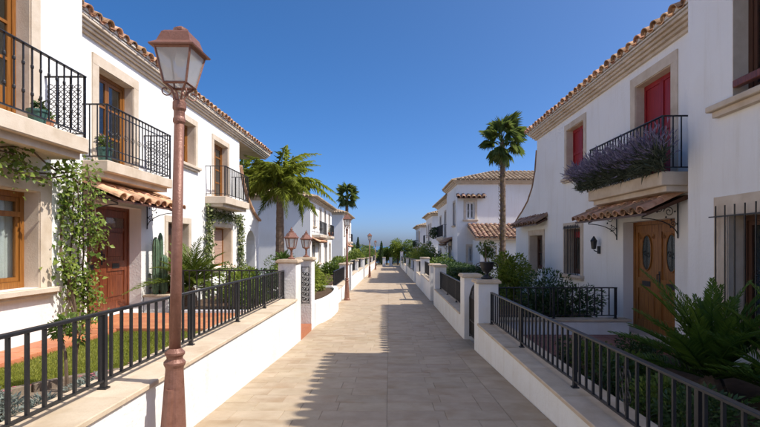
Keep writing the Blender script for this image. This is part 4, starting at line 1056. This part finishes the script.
# ================================================================== plants
# climbing vine on the left villa
t = thing('climbing_vine', (-4.8, 7.6, .38), 'light green climbing vine up the house corner and along under the balcony', 'vine')
bm = bmesh.new(); anchors = []
def vine_stem(pts, r):
    pts = [FA.p(*q) for q in pts]; tube(bm, pts, [r*(1-.6*i/len(pts)) for i in range(len(pts))], 5)
    for a, b in zip(pts, pts[1:]):
        for k in range(6): anchors.append(a.lerp(b, random.random()))
for j in range(5):
    u = 7.45+.09*j; z = .38; pts = []
    while z < 2.75+.1*j:
        pts.append((u+.10*math.sin(z*3+j*1.7)+random.uniform(-.04, .04), z, .10+.07*math.sin(z*2.1+j)+.03*j)); z += .2
    vine_stem(pts, .020 if j else .032)
for j in range(3):
    vine_stem([(7.6-.28*k, 2.62+.10*j+.07*math.sin(k*1.3+j)+.012*k, .22+.07*math.sin(k*.9+j*2)) for k in range(16)], .014)
for j in range(26):
    b = random.choice(anchors); u, v, w_ = b.y, b.z, b.x-XA; du = random.uniform(-.28, .28)
    vine_stem([(u, v, w_), (u+du*.5, v+random.uniform(-.05, .2), w_+.08), (u+du, v+random.uniform(-.2, .3), w_+random.uniform(0, .2))], .006)
put('stem', bm, 'bark', t)
A_ = np.array(anchors); n = 4400; idx = RS.randint(len(A_), size=n); keep = np.sin(A_[idx][:, 1]*9+A_[idx][:, 2]*7)+RS.rand(n)*1.5 > .3
idx = idx[keep]; n = len(idx); P = A_[idx]+RS.normal(size=(n, 3))*np.array([.07, .095, .10])
P[:, 0] = np.maximum(P[:, 0], XA+.03); D = rnd_dirs(n)+np.array([.7, -.15, -.35]); N = rnd_dirs(n)*.7+np.array([.6, -.2, .7]); L = .03+.075*RS.rand(n)**1.5
link('leaves', leaf_mesh('leaves', P, D, N, L, L*.7, 'lf_vine'), t)
# ivy round the shuttered window
t = thing('ivy', (-5.2, 14.5, .25), 'yellow-green ivy framing the shuttered window below the far balcony', 'ivy')
bm = bmesh.new(); segs = [((14.55, .25), (14.6, 2.7)), ((14.25, .25), (14.45, 2.9)), ((14.5, 2.62), (17.6, 2.68)), ((17.55, .25), (17.5, 2.65)), ((17.75, .25), (17.6, 2.5))]; P = []
for a, b in segs:
    L = math.hypot(b[0]-a[0], b[1]-a[1]); m_ = int(L*10)
    pts = [FB.p(a[0]+(b[0]-a[0])*k/m_+random.uniform(-.05, .05), a[1]+(b[1]-a[1])*k/m_+random.uniform(-.05, .05), .05) for k in range(m_+1)]
    tube(bm, pts, .009, 4)
    for _ in range(int(L*190)):
        q = random.choice(pts); P.append((q.x+abs(random.gauss(0, .06)), q.y+random.gauss(0, .09), q.z+random.gauss(-.02, .09)))
put('stem', bm, 'bark', t); n = len(P); D = rnd_dirs(n)+np.array([.6, -.1, -.5]); N = rnd_dirs(n)*.6+np.array([.8, -.2, .5]); L = .05+.045*RS.rand(n)
link('leaves', leaf_mesh('leaves', P, D, N, L, L*.85, 'lf_ivy'), t)
# lavender over the right balcony
t = thing('lavender', (4.2, 9.3, 2.88), 'purple lavender bush spilling over the front of the red-shuttered balcony', 'lavender')
def lav_base(n, lo, hi):
    k = RS.randint(46, size=n); cu = 7.72+3.25*(np.arange(46)+.5)/46+RS.normal(size=46)*.04; cw = .58+.10*RS.rand(46); ch = .95+.6*RS.rand(46)
    P = np.stack([XM-cw[k]-.05*np.abs(RS.normal(size=n)), cu[k]+RS.normal(size=n)*.06, lo+(hi-lo)*RS.rand(n)], 1)
    return P, ch[k]
n = 10000; P, ch = lav_base(n, 2.90, 3.18)
D = np.stack([-.45+RS.normal(size=n)*.5, RS.normal(size=n)*.65, .55+RS.normal(size=n)*.5], 1); D /= np.linalg.norm(D, axis=1)[:, None]
link('leaves', leaf_mesh('leaves', P, D, rnd_dirs(n), ch*(.07+.11*RS.rand(n)), .010, 'lf_lavender', droop=.2), t)
n = 2200; P0, ch = lav_base(n, 3.0, 3.1); D = np.stack([-.40+RS.normal(size=n)*.42, RS.normal(size=n)*.5, .85+RS.normal(size=n)*.35], 1); D /= np.linalg.norm(D, axis=1)[:, None]
H = ch*(.14+.22*RS.rand(n)); E = P0+D*H[:, None]
link('stalks', leaf_mesh('stalks', P0, D, rnd_dirs(n), H, .006, 'lf_lavender', droop=.05), t)
PP, DD, NN, LL = [], [], [], []
for q in range(3):
    PP.append(E-D*.025*q); DD.append(D+RS.normal(size=(n, 3))*.25); NN.append(rnd_dirs(n)); LL.append(.06+.04*RS.rand(n))
link('flower_spikes', leaf_mesh('flower_spikes', np.concatenate(PP), np.concatenate(DD), np.concatenate(NN), np.concatenate(LL), .017, 'fl_lavender', droop=.05), t)
bm = bmesh.new()
for k in range(4, 46): tube(bm, [(XM-.55, 7.72+3.25*(k+.5)/46, 2.87), (XM-.60-.06*random.random(), 7.72+3.25*(k+.5)/46+random.uniform(-.05, .05), 3.05)], [.012, .005], 5)
put('woody_stems', bm, 'bark', t)
# cycads
def cycad(loc, n, L, trunk, mat, label, pitch=(5, 78), seed=0, leaf=.17, lw=.014, droop=.28, hang=.05, nleaf=44, vee=.45):
    t = thing('cycad', loc, label, 'cycad'); loc = Vector(loc)
    bm = bmesh.new(); lathe(bm, [(.10, -.05), (.15, .05), (.14, trunk*.6), (.11, trunk), (.05, trunk+.06)], loc, 10); put('trunk', bm, 'palm_bark', t)
    ms = [frond_mesh(L*(.85+.1*k), droop*(.7+.25*k), R_(8), nleaf, leaf, lw, mat, hang=hang, ang=58, seed=seed+k, vee=vee, tipk=.1, stalk=.01) for k in range(4)]
    rs = random.Random(seed)
    for k in range(n):
        e = pitch[0]+(pitch[1]-pitch[0])*((k+.5)/n)**.9
        link('frond', ms[k % 4], t, aim(loc+Vector((0, 0, trunk)), k*2.399+rs.uniform(-.2, .2), R_(e+rs.uniform(-6, 6)), rs.uniform(-.3, .3), rs.uniform(.85, 1.1)))
    return t
cycad((3.45, 5.35, .05), 46, 1.2, .22, 'lf_cycad', 'large dark green cycad in the bed below the iron-grilled window', seed=31, pitch=(8, 82), leaf=.2, lw=.017, droop=.2)
cycad((3.75, 4.45, .05), 38, 1.05, .2, 'lf_cycad', 'second dark cycad crowding the shaded railing beside the large one', seed=35, pitch=(5, 80), leaf=.19, lw=.017, droop=.2)
cycad((-4.5, 11.3, .20), 34, 1.15, .55, 'lf_yucca', 'bright green cycad in front of the sunlit villa, by the cactus planter', seed=41, pitch=(-5, 82), leaf=.24, lw=.016, droop=.35)
cycad((-3.75, 17.8, .20), 22, .62, .85, 'lf_cycad', 'small dark cycad behind the lantern pillars under the feather palm', seed=45, leaf=.14)
# cactus planter beside the red door
t = thing('planter', (-5.0, 11.4, .2), 'low white planter box with stone rim beside the dark red door', 'planter')
put('planter_wall', B(WORLD, -5.285, -4.76, .1, .60, 10.78, 12.3), 'plinth', t); put('planter_rim', B(WORLD, -5.288, -4.72, .601, .65, 10.74, 12.34, bev=.008), 'coping', t)
for i, (x, y, h, r, lb) in enumerate(((-5.10, 10.93, 1.25, .075, 'tall ribbed green cactus column standing beside the dark red door'), (-4.96, 11.02, .85, .085, 'shorter ribbed cactus in front of the tall one by the door'), (-5.13, 11.22, 1.35, .06, 'slender cactus column at the back of the white planter box'))):
    t = thing('cactus', (x, y, .65), lb, 'cactus'); bm = bmesh.new(); rings = []
    prof = [(.7, 0), (1, .1), (1, .35), (.93, .5), (1, .62), (.98, .85), (.75, .95), (.3, 1)]
    for r_, z_ in prof: rings.append([bm.verts.new((x+r*r_*(1 if k % 2 else .78)*math.cos(k*math.pi/9), y+r*r_*(1 if k % 2 else .78)*math.sin(k*math.pi/9), .645+h*z_)) for k in range(18)])
    for a, b in zip(rings, rings[1:]):
        for k in range(18): bm.faces.new((a[k], a[(k+1) % 18], b[(k+1) % 18], b[k]))
    bm.faces.new(rings[0]); bm.faces.new(rings[-1]); put('column', bm, 'cactus', t)
    n = 500; kk = RS.randint(9, size=n); zz = RS.rand(n); P = np.stack([x+r*np.cos((2*kk+1)*math.pi/9), y+r*np.sin((2*kk+1)*math.pi/9), .66+h*.93*zz], 1); D = P-np.array([x, y, 0]); D[:, 2] = 0; D /= np.linalg.norm(D, axis=1)[:, None]
    link('spines', leaf_mesh('spines', P, D+rnd_dirs(n)*.8, rnd_dirs(n), .03, .004, 'lf_dry'), t)
for x, y, lb, s in ((-4.90, 11.25, 'reddish spiky bromeliad in the white planter box by the cacti', 1), (-4.92, 11.75, 'smaller reddish bromeliad at the far end of the planter box', .8)):
    t = thing('bromeliad', (x, y, .65), lb, 'plant'); n = 90; P = np.tile([x, y, .64], (n, 1)).astype(float)+RS.normal(size=(n, 3))*.03; D = rnd_dirs(n); D[:, 2] = np.abs(D[:, 2])*.9+.15
    link('leaves', leaf_mesh('leaves', P, D, rnd_dirs(n)*.4+np.array([0, 0, 1.]), s*(.28+.15*RS.rand(n)), .035, 'lf_bract', droop=.3), t)
# feather palms
def feather_palm(loc, h, n, L, label, seed=0, r=.16, lean=(0, 0), leaf=.44, hang=.85):
    t = thing('feather_palm', loc, label, 'palm'); loc = Vector(loc); rs = random.Random(seed)
    bm = bmesh.new(); pts, rr = [], []
    for k in range(25):
        s = k/24; pts.append(loc+Vector((lean[0]*s*s, lean[1]*s*s, -.1+(h+.1)*s))); rr.append(r*(1.25-.35*s+(.25*(1-s)**6))*(1+.07*(k % 2)))
    tube(bm, pts, rr, 12); put('trunk', bm, 'palm_bark', t)
    top = pts[-1]; bm = bmesh.new(); lathe(bm, [(r*.9, -.35), (r*1.15, 0), (r*.7, .3), (r*.25, .55)], top, 10); put('crown_shaft', bm, 'lf_dry', t)
    ms = [frond_mesh(L*(.88+.06*k), .55+.09*k, R_(20), 62, leaf, .012, 'lf_palm', hang=hang, ang=58, seed=seed+k, vee=.3, tipk=.2, stalk=.02, plume=.45) for k in range(5)]
    for k in range(n):
        e = -22+88*((k+.5)/n)
        link('frond', ms[k % 5], t, aim(top+Vector((0, 0, .12+.25*k/n)), k*2.399+rs.uniform(-.25, .25), R_(e+rs.uniform(-8, 8)), rs.uniform(-.5, .5), rs.uniform(.85, 1.08)))
    return t
feather_palm((-4.36, 20, .2), 3.6, 25, 2.3, 'feather palm with drooping fronds behind the lantern pillars', seed=51, r=.15)
feather_palm((-7.9, 27, .0), 5.0, 20, 2.3, 'second feather palm, half hidden behind the sunlit villa roof corner', seed=57, r=.16)
def fan_palm(loc, h, n, stalk, R, label, r=.15, seed=0, mat='lf_fan'):
    t = thing('fan_palm', loc, label, 'palm'); loc = Vector(loc); rs = random.Random(seed); bm = bmesh.new()
    N_ = int(h*9); tube(bm, [loc+Vector((.04*math.sin(k*.05), 0, -.1+(h+.1)*k/N_)) for k in range(N_+1)], [r*(1.15-.3*k/N_)*(1+.09*(k % 2)) for k in range(N_+1)], 10); put('trunk', bm, 'palm_bark', t)
    # old leaf bases roughen the trunk
    m_ = int(h*60); z = RS.rand(m_)*h; a = RS.rand(m_)*6.28; P = np.stack([loc.x+r*.95*np.cos(a), loc.y+r*.95*np.sin(a), loc.z+z], 1); D = np.stack([np.cos(a)*.45, np.sin(a)*.45, np.full(m_, .9)], 1)
    link('leaf_bases', leaf_mesh('leaf_bases', P, D, np.stack([np.cos(a), np.sin(a), np.zeros(m_)], 1), .13, .06, 'lf_dry', droop=-.1), t)['kind'] = 'stuff'
    top = loc+Vector((0, 0, h)); ms = [fan_mesh(stalk*(.85+.15*k), R*(.9+.08*k), 26, mat, .2+.14*k, seed+k) for k in range(4)]
    for k in range(n):
        e = -48+132*((k+.5)/n)**.85
        link('fan_leaf', ms[k % 4], t, aim(top+Vector((0, 0, -.15+.3*k/n)), k*2.399+rs.uniform(-.3, .3), R_(e+rs.uniform(-8, 8)), rs.uniform(-.6, .6), rs.uniform(.85, 1.1)))
    md = fan_mesh(stalk*.8, R*.75, 18, 'lf_dry', .5, seed+9)
    for k in range(6): link('dead_leaf', md, t, aim(top+Vector((0, 0, -.2)), k*1.05+rs.uniform(-.3, .3), R_(-68+rs.uniform(-8, 8)), 0, .8))
fan_palm((5.2, 23, -.1), 6.55, 30, .62, .62, 'slim tall fan palm rising between the two shaded villas', seed=61, r=.125)
fan_palm((-6.3, 75, -1.2), 10.4, 26, 1.0, 1.1, 'distant fan palm above the far pale villa roof', seed=67, r=.24)

# shrubs near the house fronts
shrub('bush', (3.62, 10.85, .0), (.98, .72, .58), 'lf_dark', 'dense dark green bush behind the cross railing on the red terrace', 'bush', n=5200, leaf=.075, aspect=.4, lumps=18, seed=1)
shrub('bush', (3.75, 15.3, .0), (.78, .9, .86), 'lf_lime', 'bright leafy bush beyond the dark one, beside the small tiled window canopy', 'bush', n=5200, leaf=.085, aspect=.5, lumps=18, seed=2)
shrub('bush', (2.75, 13.6, .0), (.62, .8, .58), 'lf_mid', 'low green bush behind the black iron urn', 'bush', n=2600, leaf=.07, seed=3)
tp = shrub('topiary_tree', (2.72, 13.9, .0), (.30, .30, .28), 'lf_mid', 'little round-headed topiary tree rising behind the black urn', 'tree', n=700, leaf=.06, lumps=9, seed=4, h0=1.62, stems=3)
# clipped hedge
t = thing('hedge', (2.75, 19.5, -.2), 'clipped dark green hedge behind the low wall railing', 'hedge')
n = 9000; P = np.stack([2.1+1.2*RS.rand(n), 16.6+6.4*RS.rand(n), -.1+1.0*RS.rand(n)], 1); fc = RS.randint(3, size=n); P[fc == 0, 0] = 2.1; P[fc == 1, 2] = .9; P[fc == 2, 1] = 16.6; P += RS.normal(size=(n, 3))*.025
link('foliage', leaf_mesh('foliage', P, rnd_dirs(n)+np.array([0, 0, .4]), rnd_dirs(n), .07, .04, 'lf_dark'), t)
put('stems', B(WORLD, 2.2, 3.2, -.3, .8, 16.7, 22.9), 'lf_dark', t)
# right-hand ground cover under the cycads
for i, (x, y, rx, rz, m_, lb) in enumerate(((2.35, 3.1, .32, .26, 'lf_mid', 'mid green low shrub by the scrolled railing panel'), (2.42, 3.85, .34, .30, 'lf_dark', 'dark low shrub pressed against the shaded railing by the cycads'), (2.45, 4.6, .36, .30, 'lf_mid', 'leafy low shrub between railing and large cycad'),
        (2.42, 5.4, .34, .28, 'lf_dark', 'dark leafy mound behind the shaded railing midway along the bed'), (2.5, 6.2, .36, .28, 'lf_mid', 'low green mound near the red terrace corner'), (2.7, 6.95, .34, .24, 'lf_dark', 'small dark mound at the edge of the red terrace'),
        (3.1, 3.6, .36, .3, 'lf_dark', 'dark shrub at the foot of the second cycad'), (3.35, 6.75, .38, .22, 'lf_dark', 'low dark plant between large cycad and red terrace'), (4.2, 6.9, .34, .3, 'lf_mid', 'green shrub against the house corner behind the large cycad'), (2.95, 5.95, .3, .2, 'lf_mid', 'small green cushion in the middle of the shaded bed'))):
    shrub('low_shrub', (x, y, .05), (rx, .42, rz), m_, lb, 'shrub', n=1300, leaf=.055, aspect=.42, lumps=10, seed=20+i, stems=3)
# an agave at the bed's near edge
t = thing('agave', (2.75, 3.05, .05), 'pale spiky agave rosette at the near end of the shaded bed', 'agave'); n = 36; P = np.tile([2.75, 3.05, .30], (n, 1)).astype(float); D = rnd_dirs(n); D[:, 2] = np.abs(D[:, 2])*.7+.15
link('leaves', leaf_mesh('leaves', P, D, np.tile([0, 0, 1.], (n, 1)), .30, .04, 'lf_yucca', droop=.25), t); bm = bmesh.new(); lathe(bm, [(.04, 0), (.05, .2), (.03, .3)], (2.75, 3.05, .04), 8); put('trunk', bm, 'palm_bark', t)
# left bed: grey cushions with pink flowers
cs = [(-3.75, 2.95, .30), (-3.35, 3.15, .27), (-3.05, 3.45, .24), (-2.75, 3.0, .22), (-3.65, 3.6, .26), (-3.2, 4.05, .24), (-2.7, 3.95, .2), (-2.8, 4.75, .2), (-3.45, 2.5, .28), (-2.65, 5.3, .17), (-3.0, 2.5, .25)]
for i, (x, y, r) in enumerate(cs):
    t = shrub('cushion_shrub', (x, y, .27), (r*1.15, r*1.15, r*.62), 'lf_grey', 'silvery grey cushion shrub in the gravel bed beside the lawn', 'shrub', n=1500, leaf=.045, aspect=.28, lumps=12, seed=60+i, stems=3, group='silvery cushions in the gravel bed')
    k = 9; a = RS.rand(k)*6.28; rr = RS.rand(k)*r; P = np.stack([x+rr*np.cos(a), y+rr*np.sin(a), np.full(k, .27+r*1.05)], 1)
    PP = np.repeat(P, 5, 0); D = np.tile([[math.cos(q*1.257), math.sin(q*1.257), .3] for q in range(5)], (k, 1)); link('flowers', leaf_mesh('flowers', PP, D, np.tile([0, 0, 1.], (k*5, 1)), .022, .016, 'fl_pink'), t)
tp = shrub('rose_standard', (-3.12, 4.9, .27), (.17, .17, .14), 'lf_mid', 'small standard rose with thin stem between lawn and gravel bed', 'rose', n=260, leaf=.06, lumps=6, seed=81, h0=.62, stems=2)
# behind the cross railing on the left
for x, y, r, z, m_, lb in ((-3.0, 11.0, .5, .42, 'lf_mid', 'green bush behind the short cross railing near the gate step'), (-3.7, 11.9, .6, .5, 'lf_lime', 'light green bush between the bright cycad and the gate step'), (-4.3, 13.6, .6, .55, 'lf_mid', 'green bush below the ivy-framed window'), (-3.3, 13.4, .6, .5, 'lf_dark', 'dark bush in the garden behind the lantern pillars'), (-4.6, 16.2, .5, .5, 'lf_lime', 'yellowish bush at the foot of the ivy beyond the shuttered window'), (-4.3, 18.9, .7, .6, 'lf_mid', 'green bush at the feather palm trunk')):
    shrub('garden_bush', (x, y, .2), (r, r, z), m_, lb, 'bush', n=1700, leaf=.075, seed=int(-x*100), stems=4)
for x, y, r, z, lb in ((-2.35, 13.9, .55, .62, 'yellow-green shrub at the front of the curved white planter'), (-2.75, 15.2, .75, .62, 'bushy lime-green shrub in the middle of the curved white planter'), (-2.5, 16.7, .6, .42, 'low lime-green shrub at the back of the curved planter, by the lamp')):
    shrub('planter_shrub', (x, y, .2), (r, r*1.1, z), 'lf_lime', lb, 'shrub', n=2600, leaf=.085, aspect=.38, seed=int(-x*77), stems=5)
# farther gardens
far = [(2.85, 24.5, -.1, .75, .6, 'lf_dark', 'dark bush beside the white pillar opposite the second street lamp'), (2.9, 28, -.45, 1.0, 1.0, 'lf_mid', 'rounded bush in front of the hipped-roof villa'), (2.8, 33, -.45, 1.05, 1.25, 'lf_mid', 'tall bush by the tiled door canopy of the hipped-roof villa'), (2.7, 38.5, -.45, 1.1, 1.2, 'lf_lime', 'light green bush below the planted far balcony'), (2.9, 45, -.5, 1.2, 1.3, 'lf_mid', 'leafy bush beyond the planted far balcony'), (2.9, 54, -1.1, 1.3, 1.5, 'lf_mid', 'bush before the small hipped villa'), (2.9, 63, -1.1, 1.4, 1.6, 'lf_dark', 'dark bush past the small hipped villa'),
       (-2.9, 26.5, -.4, .7, .75, 'lf_mid', 'low bush on the sunny side just past the second street lamp'), (-3.0, 32, -.4, .9, .85, 'lf_lime', 'lime bush by the bluish gable wall'), (-2.9, 38.5, -.6, .9, 1.1, 'lf_mid', 'bush beside the third street lamp'), (-3.0, 45, -.6, 1.1, 1.2, 'lf_lime', 'bright bush between third and farthest street lamp'), (-2.9, 52, -1.1, 1.1, 1.45, 'lf_mid', 'green bush near the far pale villa'), (-3.0, 61, -1.1, 1.2, 1.6, 'lf_mid', 'bush just beyond the farthest street lamp'), (-3.0, 70, -1.1, 1.3, 1.7, 'lf_dark', 'dark bush at the sunny corner of the end gate')]
for i, (x, y, z, r, rz, m_, lb) in enumerate(far): shrub('garden_bush', (x, y, z), (r, r*1.5, rz), m_, lb, 'bush', n=2200, leaf=.15, aspect=.5, seed=100+i, stems=4, h0=rz*.85)
shrub('balcony_plant', (3.72, 40.7, 2.36), (.45, .6, .55), 'lf_dark', 'dark plant growing over the far balcony rail on the shaded side', 'plant', n=900, leaf=.11, seed=131, h0=.35)
shrub('balcony_plant', (3.68, 71, 1.6), (.35, .5, .45), 'lf_dark', 'dark plant on the balcony of the farthest white villa', 'plant', n=400, leaf=.13, seed=132, h0=.3)
# trees past the end gate
def tree(loc, h, r, mat, label, n=3000, leaf=.26, seed=0, name='tree'):
    loc = Vector(loc); t = thing(name, loc, label, 'tree', 'trees beyond the end gate'); bm = bmesh.new(); rs = random.Random(seed)
    tube(bm, [loc+Vector((0, 0, -.2)), loc+Vector((.05, 0, h*.35)), loc+Vector((.1, .05, h*.6))], [.16, .12, .08], 8)
    for k in range(7):
        a = k*2.4; b = loc+Vector((.08, .03, h*(.35+.03*k))); e = loc+Vector((math.cos(a)*r*.7, math.sin(a)*r*.7, h*(.6+.3*rs.random()))); tube(bm, [b, b.lerp(e, .5)+Vector((0, 0, .15)), e], [.06, .04, .015], 5)
    put('trunk', bm, 'bark', t)
    P, Dn, lv = blob_points(n, (loc.x, loc.y, loc.z+h*.62), (r, r, h*.42), 18, seed=seed); L = leaf*(.6+.7*RS.rand(n))
    link('crown', leaf_mesh('crown', P, Dn+rnd_dirs(n)*.8, rnd_dirs(n)*.8+np.array([0, 0, 1.]), L, L*.5, mat, .4*RS.rand(n)+.45*lv+.1), t)
ez = -1.6
for i, (x, y, h, r, m_, lb) in enumerate(((-6.5, 84, 3.6, 2.4, 'lf_mid', 'spreading tree behind the sunny end of the gate'), (-3.2, 86, 3.2, 1.9, 'lf_lime', 'light green tree behind the black gate panel'), (-.4, 87, 3.0, 1.7, 'lf_mid', 'low round tree behind the gate pillars'), (1.5, 85, 4.3, 1.6, 'lf_lime', 'tallest light tree over the end gate'), (3.6, 84, 3.7, 2.0, 'lf_mid', 'dense green tree at the shaded end of the gate'), (6.2, 88, 4.2, 2.4, 'lf_dark', 'dark tree behind the farthest white villa'), (-10, 90, 3.8, 2.8, 'lf_dark', 'dark broad tree behind the far pale villa'), (9.5, 92, 4.4, 2.8, 'lf_mid', 'broad tree past the end of the villas'), (.6, 93, 2.6, 2.2, 'lf_dark', 'dark tree deep behind the gate pillars'), (-1.9, 94, 2.9, 2.0, 'lf_dark', 'dark tree deep behind the light green one'))):
    tree((x, y, ez-(y-84)*.05), h*1.08, r*1.1, m_, lb, seed=140+i)
for x, y, h, lb in ((-4.9, 79, 4.6, 'thin dark cypress past the far pale villa'), (-1.25, 83, 4.0, 'thin dark cypress left standing over the black gate')):
    t = thing('cypress', (x, y, -1.6), lb.replace(' left', ''), 'tree'); n = 1500; s = RS.rand(n); a = RS.rand(n)*6.28; rr = .34*np.sin(np.pi*np.clip(s*.92+.08, 0, 1))**.7*np.sqrt(RS.rand(n)); P = np.stack([x+rr*np.cos(a), y+rr*np.sin(a), -1.6+.2+s*(h-.2)], 1)
    link('crown', leaf_mesh('crown', P, rnd_dirs(n)*.5+np.array([0, 0, 1.]), rnd_dirs(n), .2, .07, 'lf_dark'), t); bm = bmesh.new(); tube(bm, [(x, y, -1.7), (x, y, -1.6+h*.8)], [.07, .02], 6); put('trunk', bm, 'bark', t)

# pots on the balconies
def pot(loc, r, h, mat, leafm, label, n=220, spread=.16, flower=None, name='flower_pot'):
    t = thing(name, loc, label, 'plant pot'); bm = bmesh.new(); x, y, z = loc
    lathe(bm, [(r*.68, z), (r*.95, z+h*.85), (r*1.06, z+h*.86), (r*1.06, z+h), (r*.9, z+h), (r*.85, z+h*.9)], (x, y, 0), 14); put('pot', bm, mat, t)
    if n:
        P, Dn, lv = blob_points(n, (x, y, z+h+spread*.75), (spread,)*3, 8); link('leaves', leaf_mesh('leaves', P, Dn+rnd_dirs(n)*.6, rnd_dirs(n), .06, .03, leafm), t)
        if flower: P, Dn, lv = blob_points(60, (x, y, z+h+spread*.9), (spread*1.1,)*3, 8); link('flowers', leaf_mesh('flowers', P, Dn, rnd_dirs(60), .035, .03, flower), t)
pot((XB+.34, 8.72, 3.145), .13, .26, 'pot_green', 'lf_mid', 'green flower pot with lilac blossoms on the balcony over the red door', flower='fl_lavender')
pot((XA+.26, 6.75, 3.235), .11, .17, 'pot_clay', 'lf_mid', 'clay pot on the near balcony beside the lattice end rail', n=90, spread=.08)
pot((XA+.40, 6.40, 3.235), .12, .20, 'pot_green', 'lf_dark', 'dark green pot on the near balcony next to the clay pot', n=80, spread=.08)
pot((XB+.38, 42.0, 2.505), .22, .34, 'pot_clay', 'lf_mid', 'orange clay pot on the far balcony behind the feather palm', n=160, spread=.2)
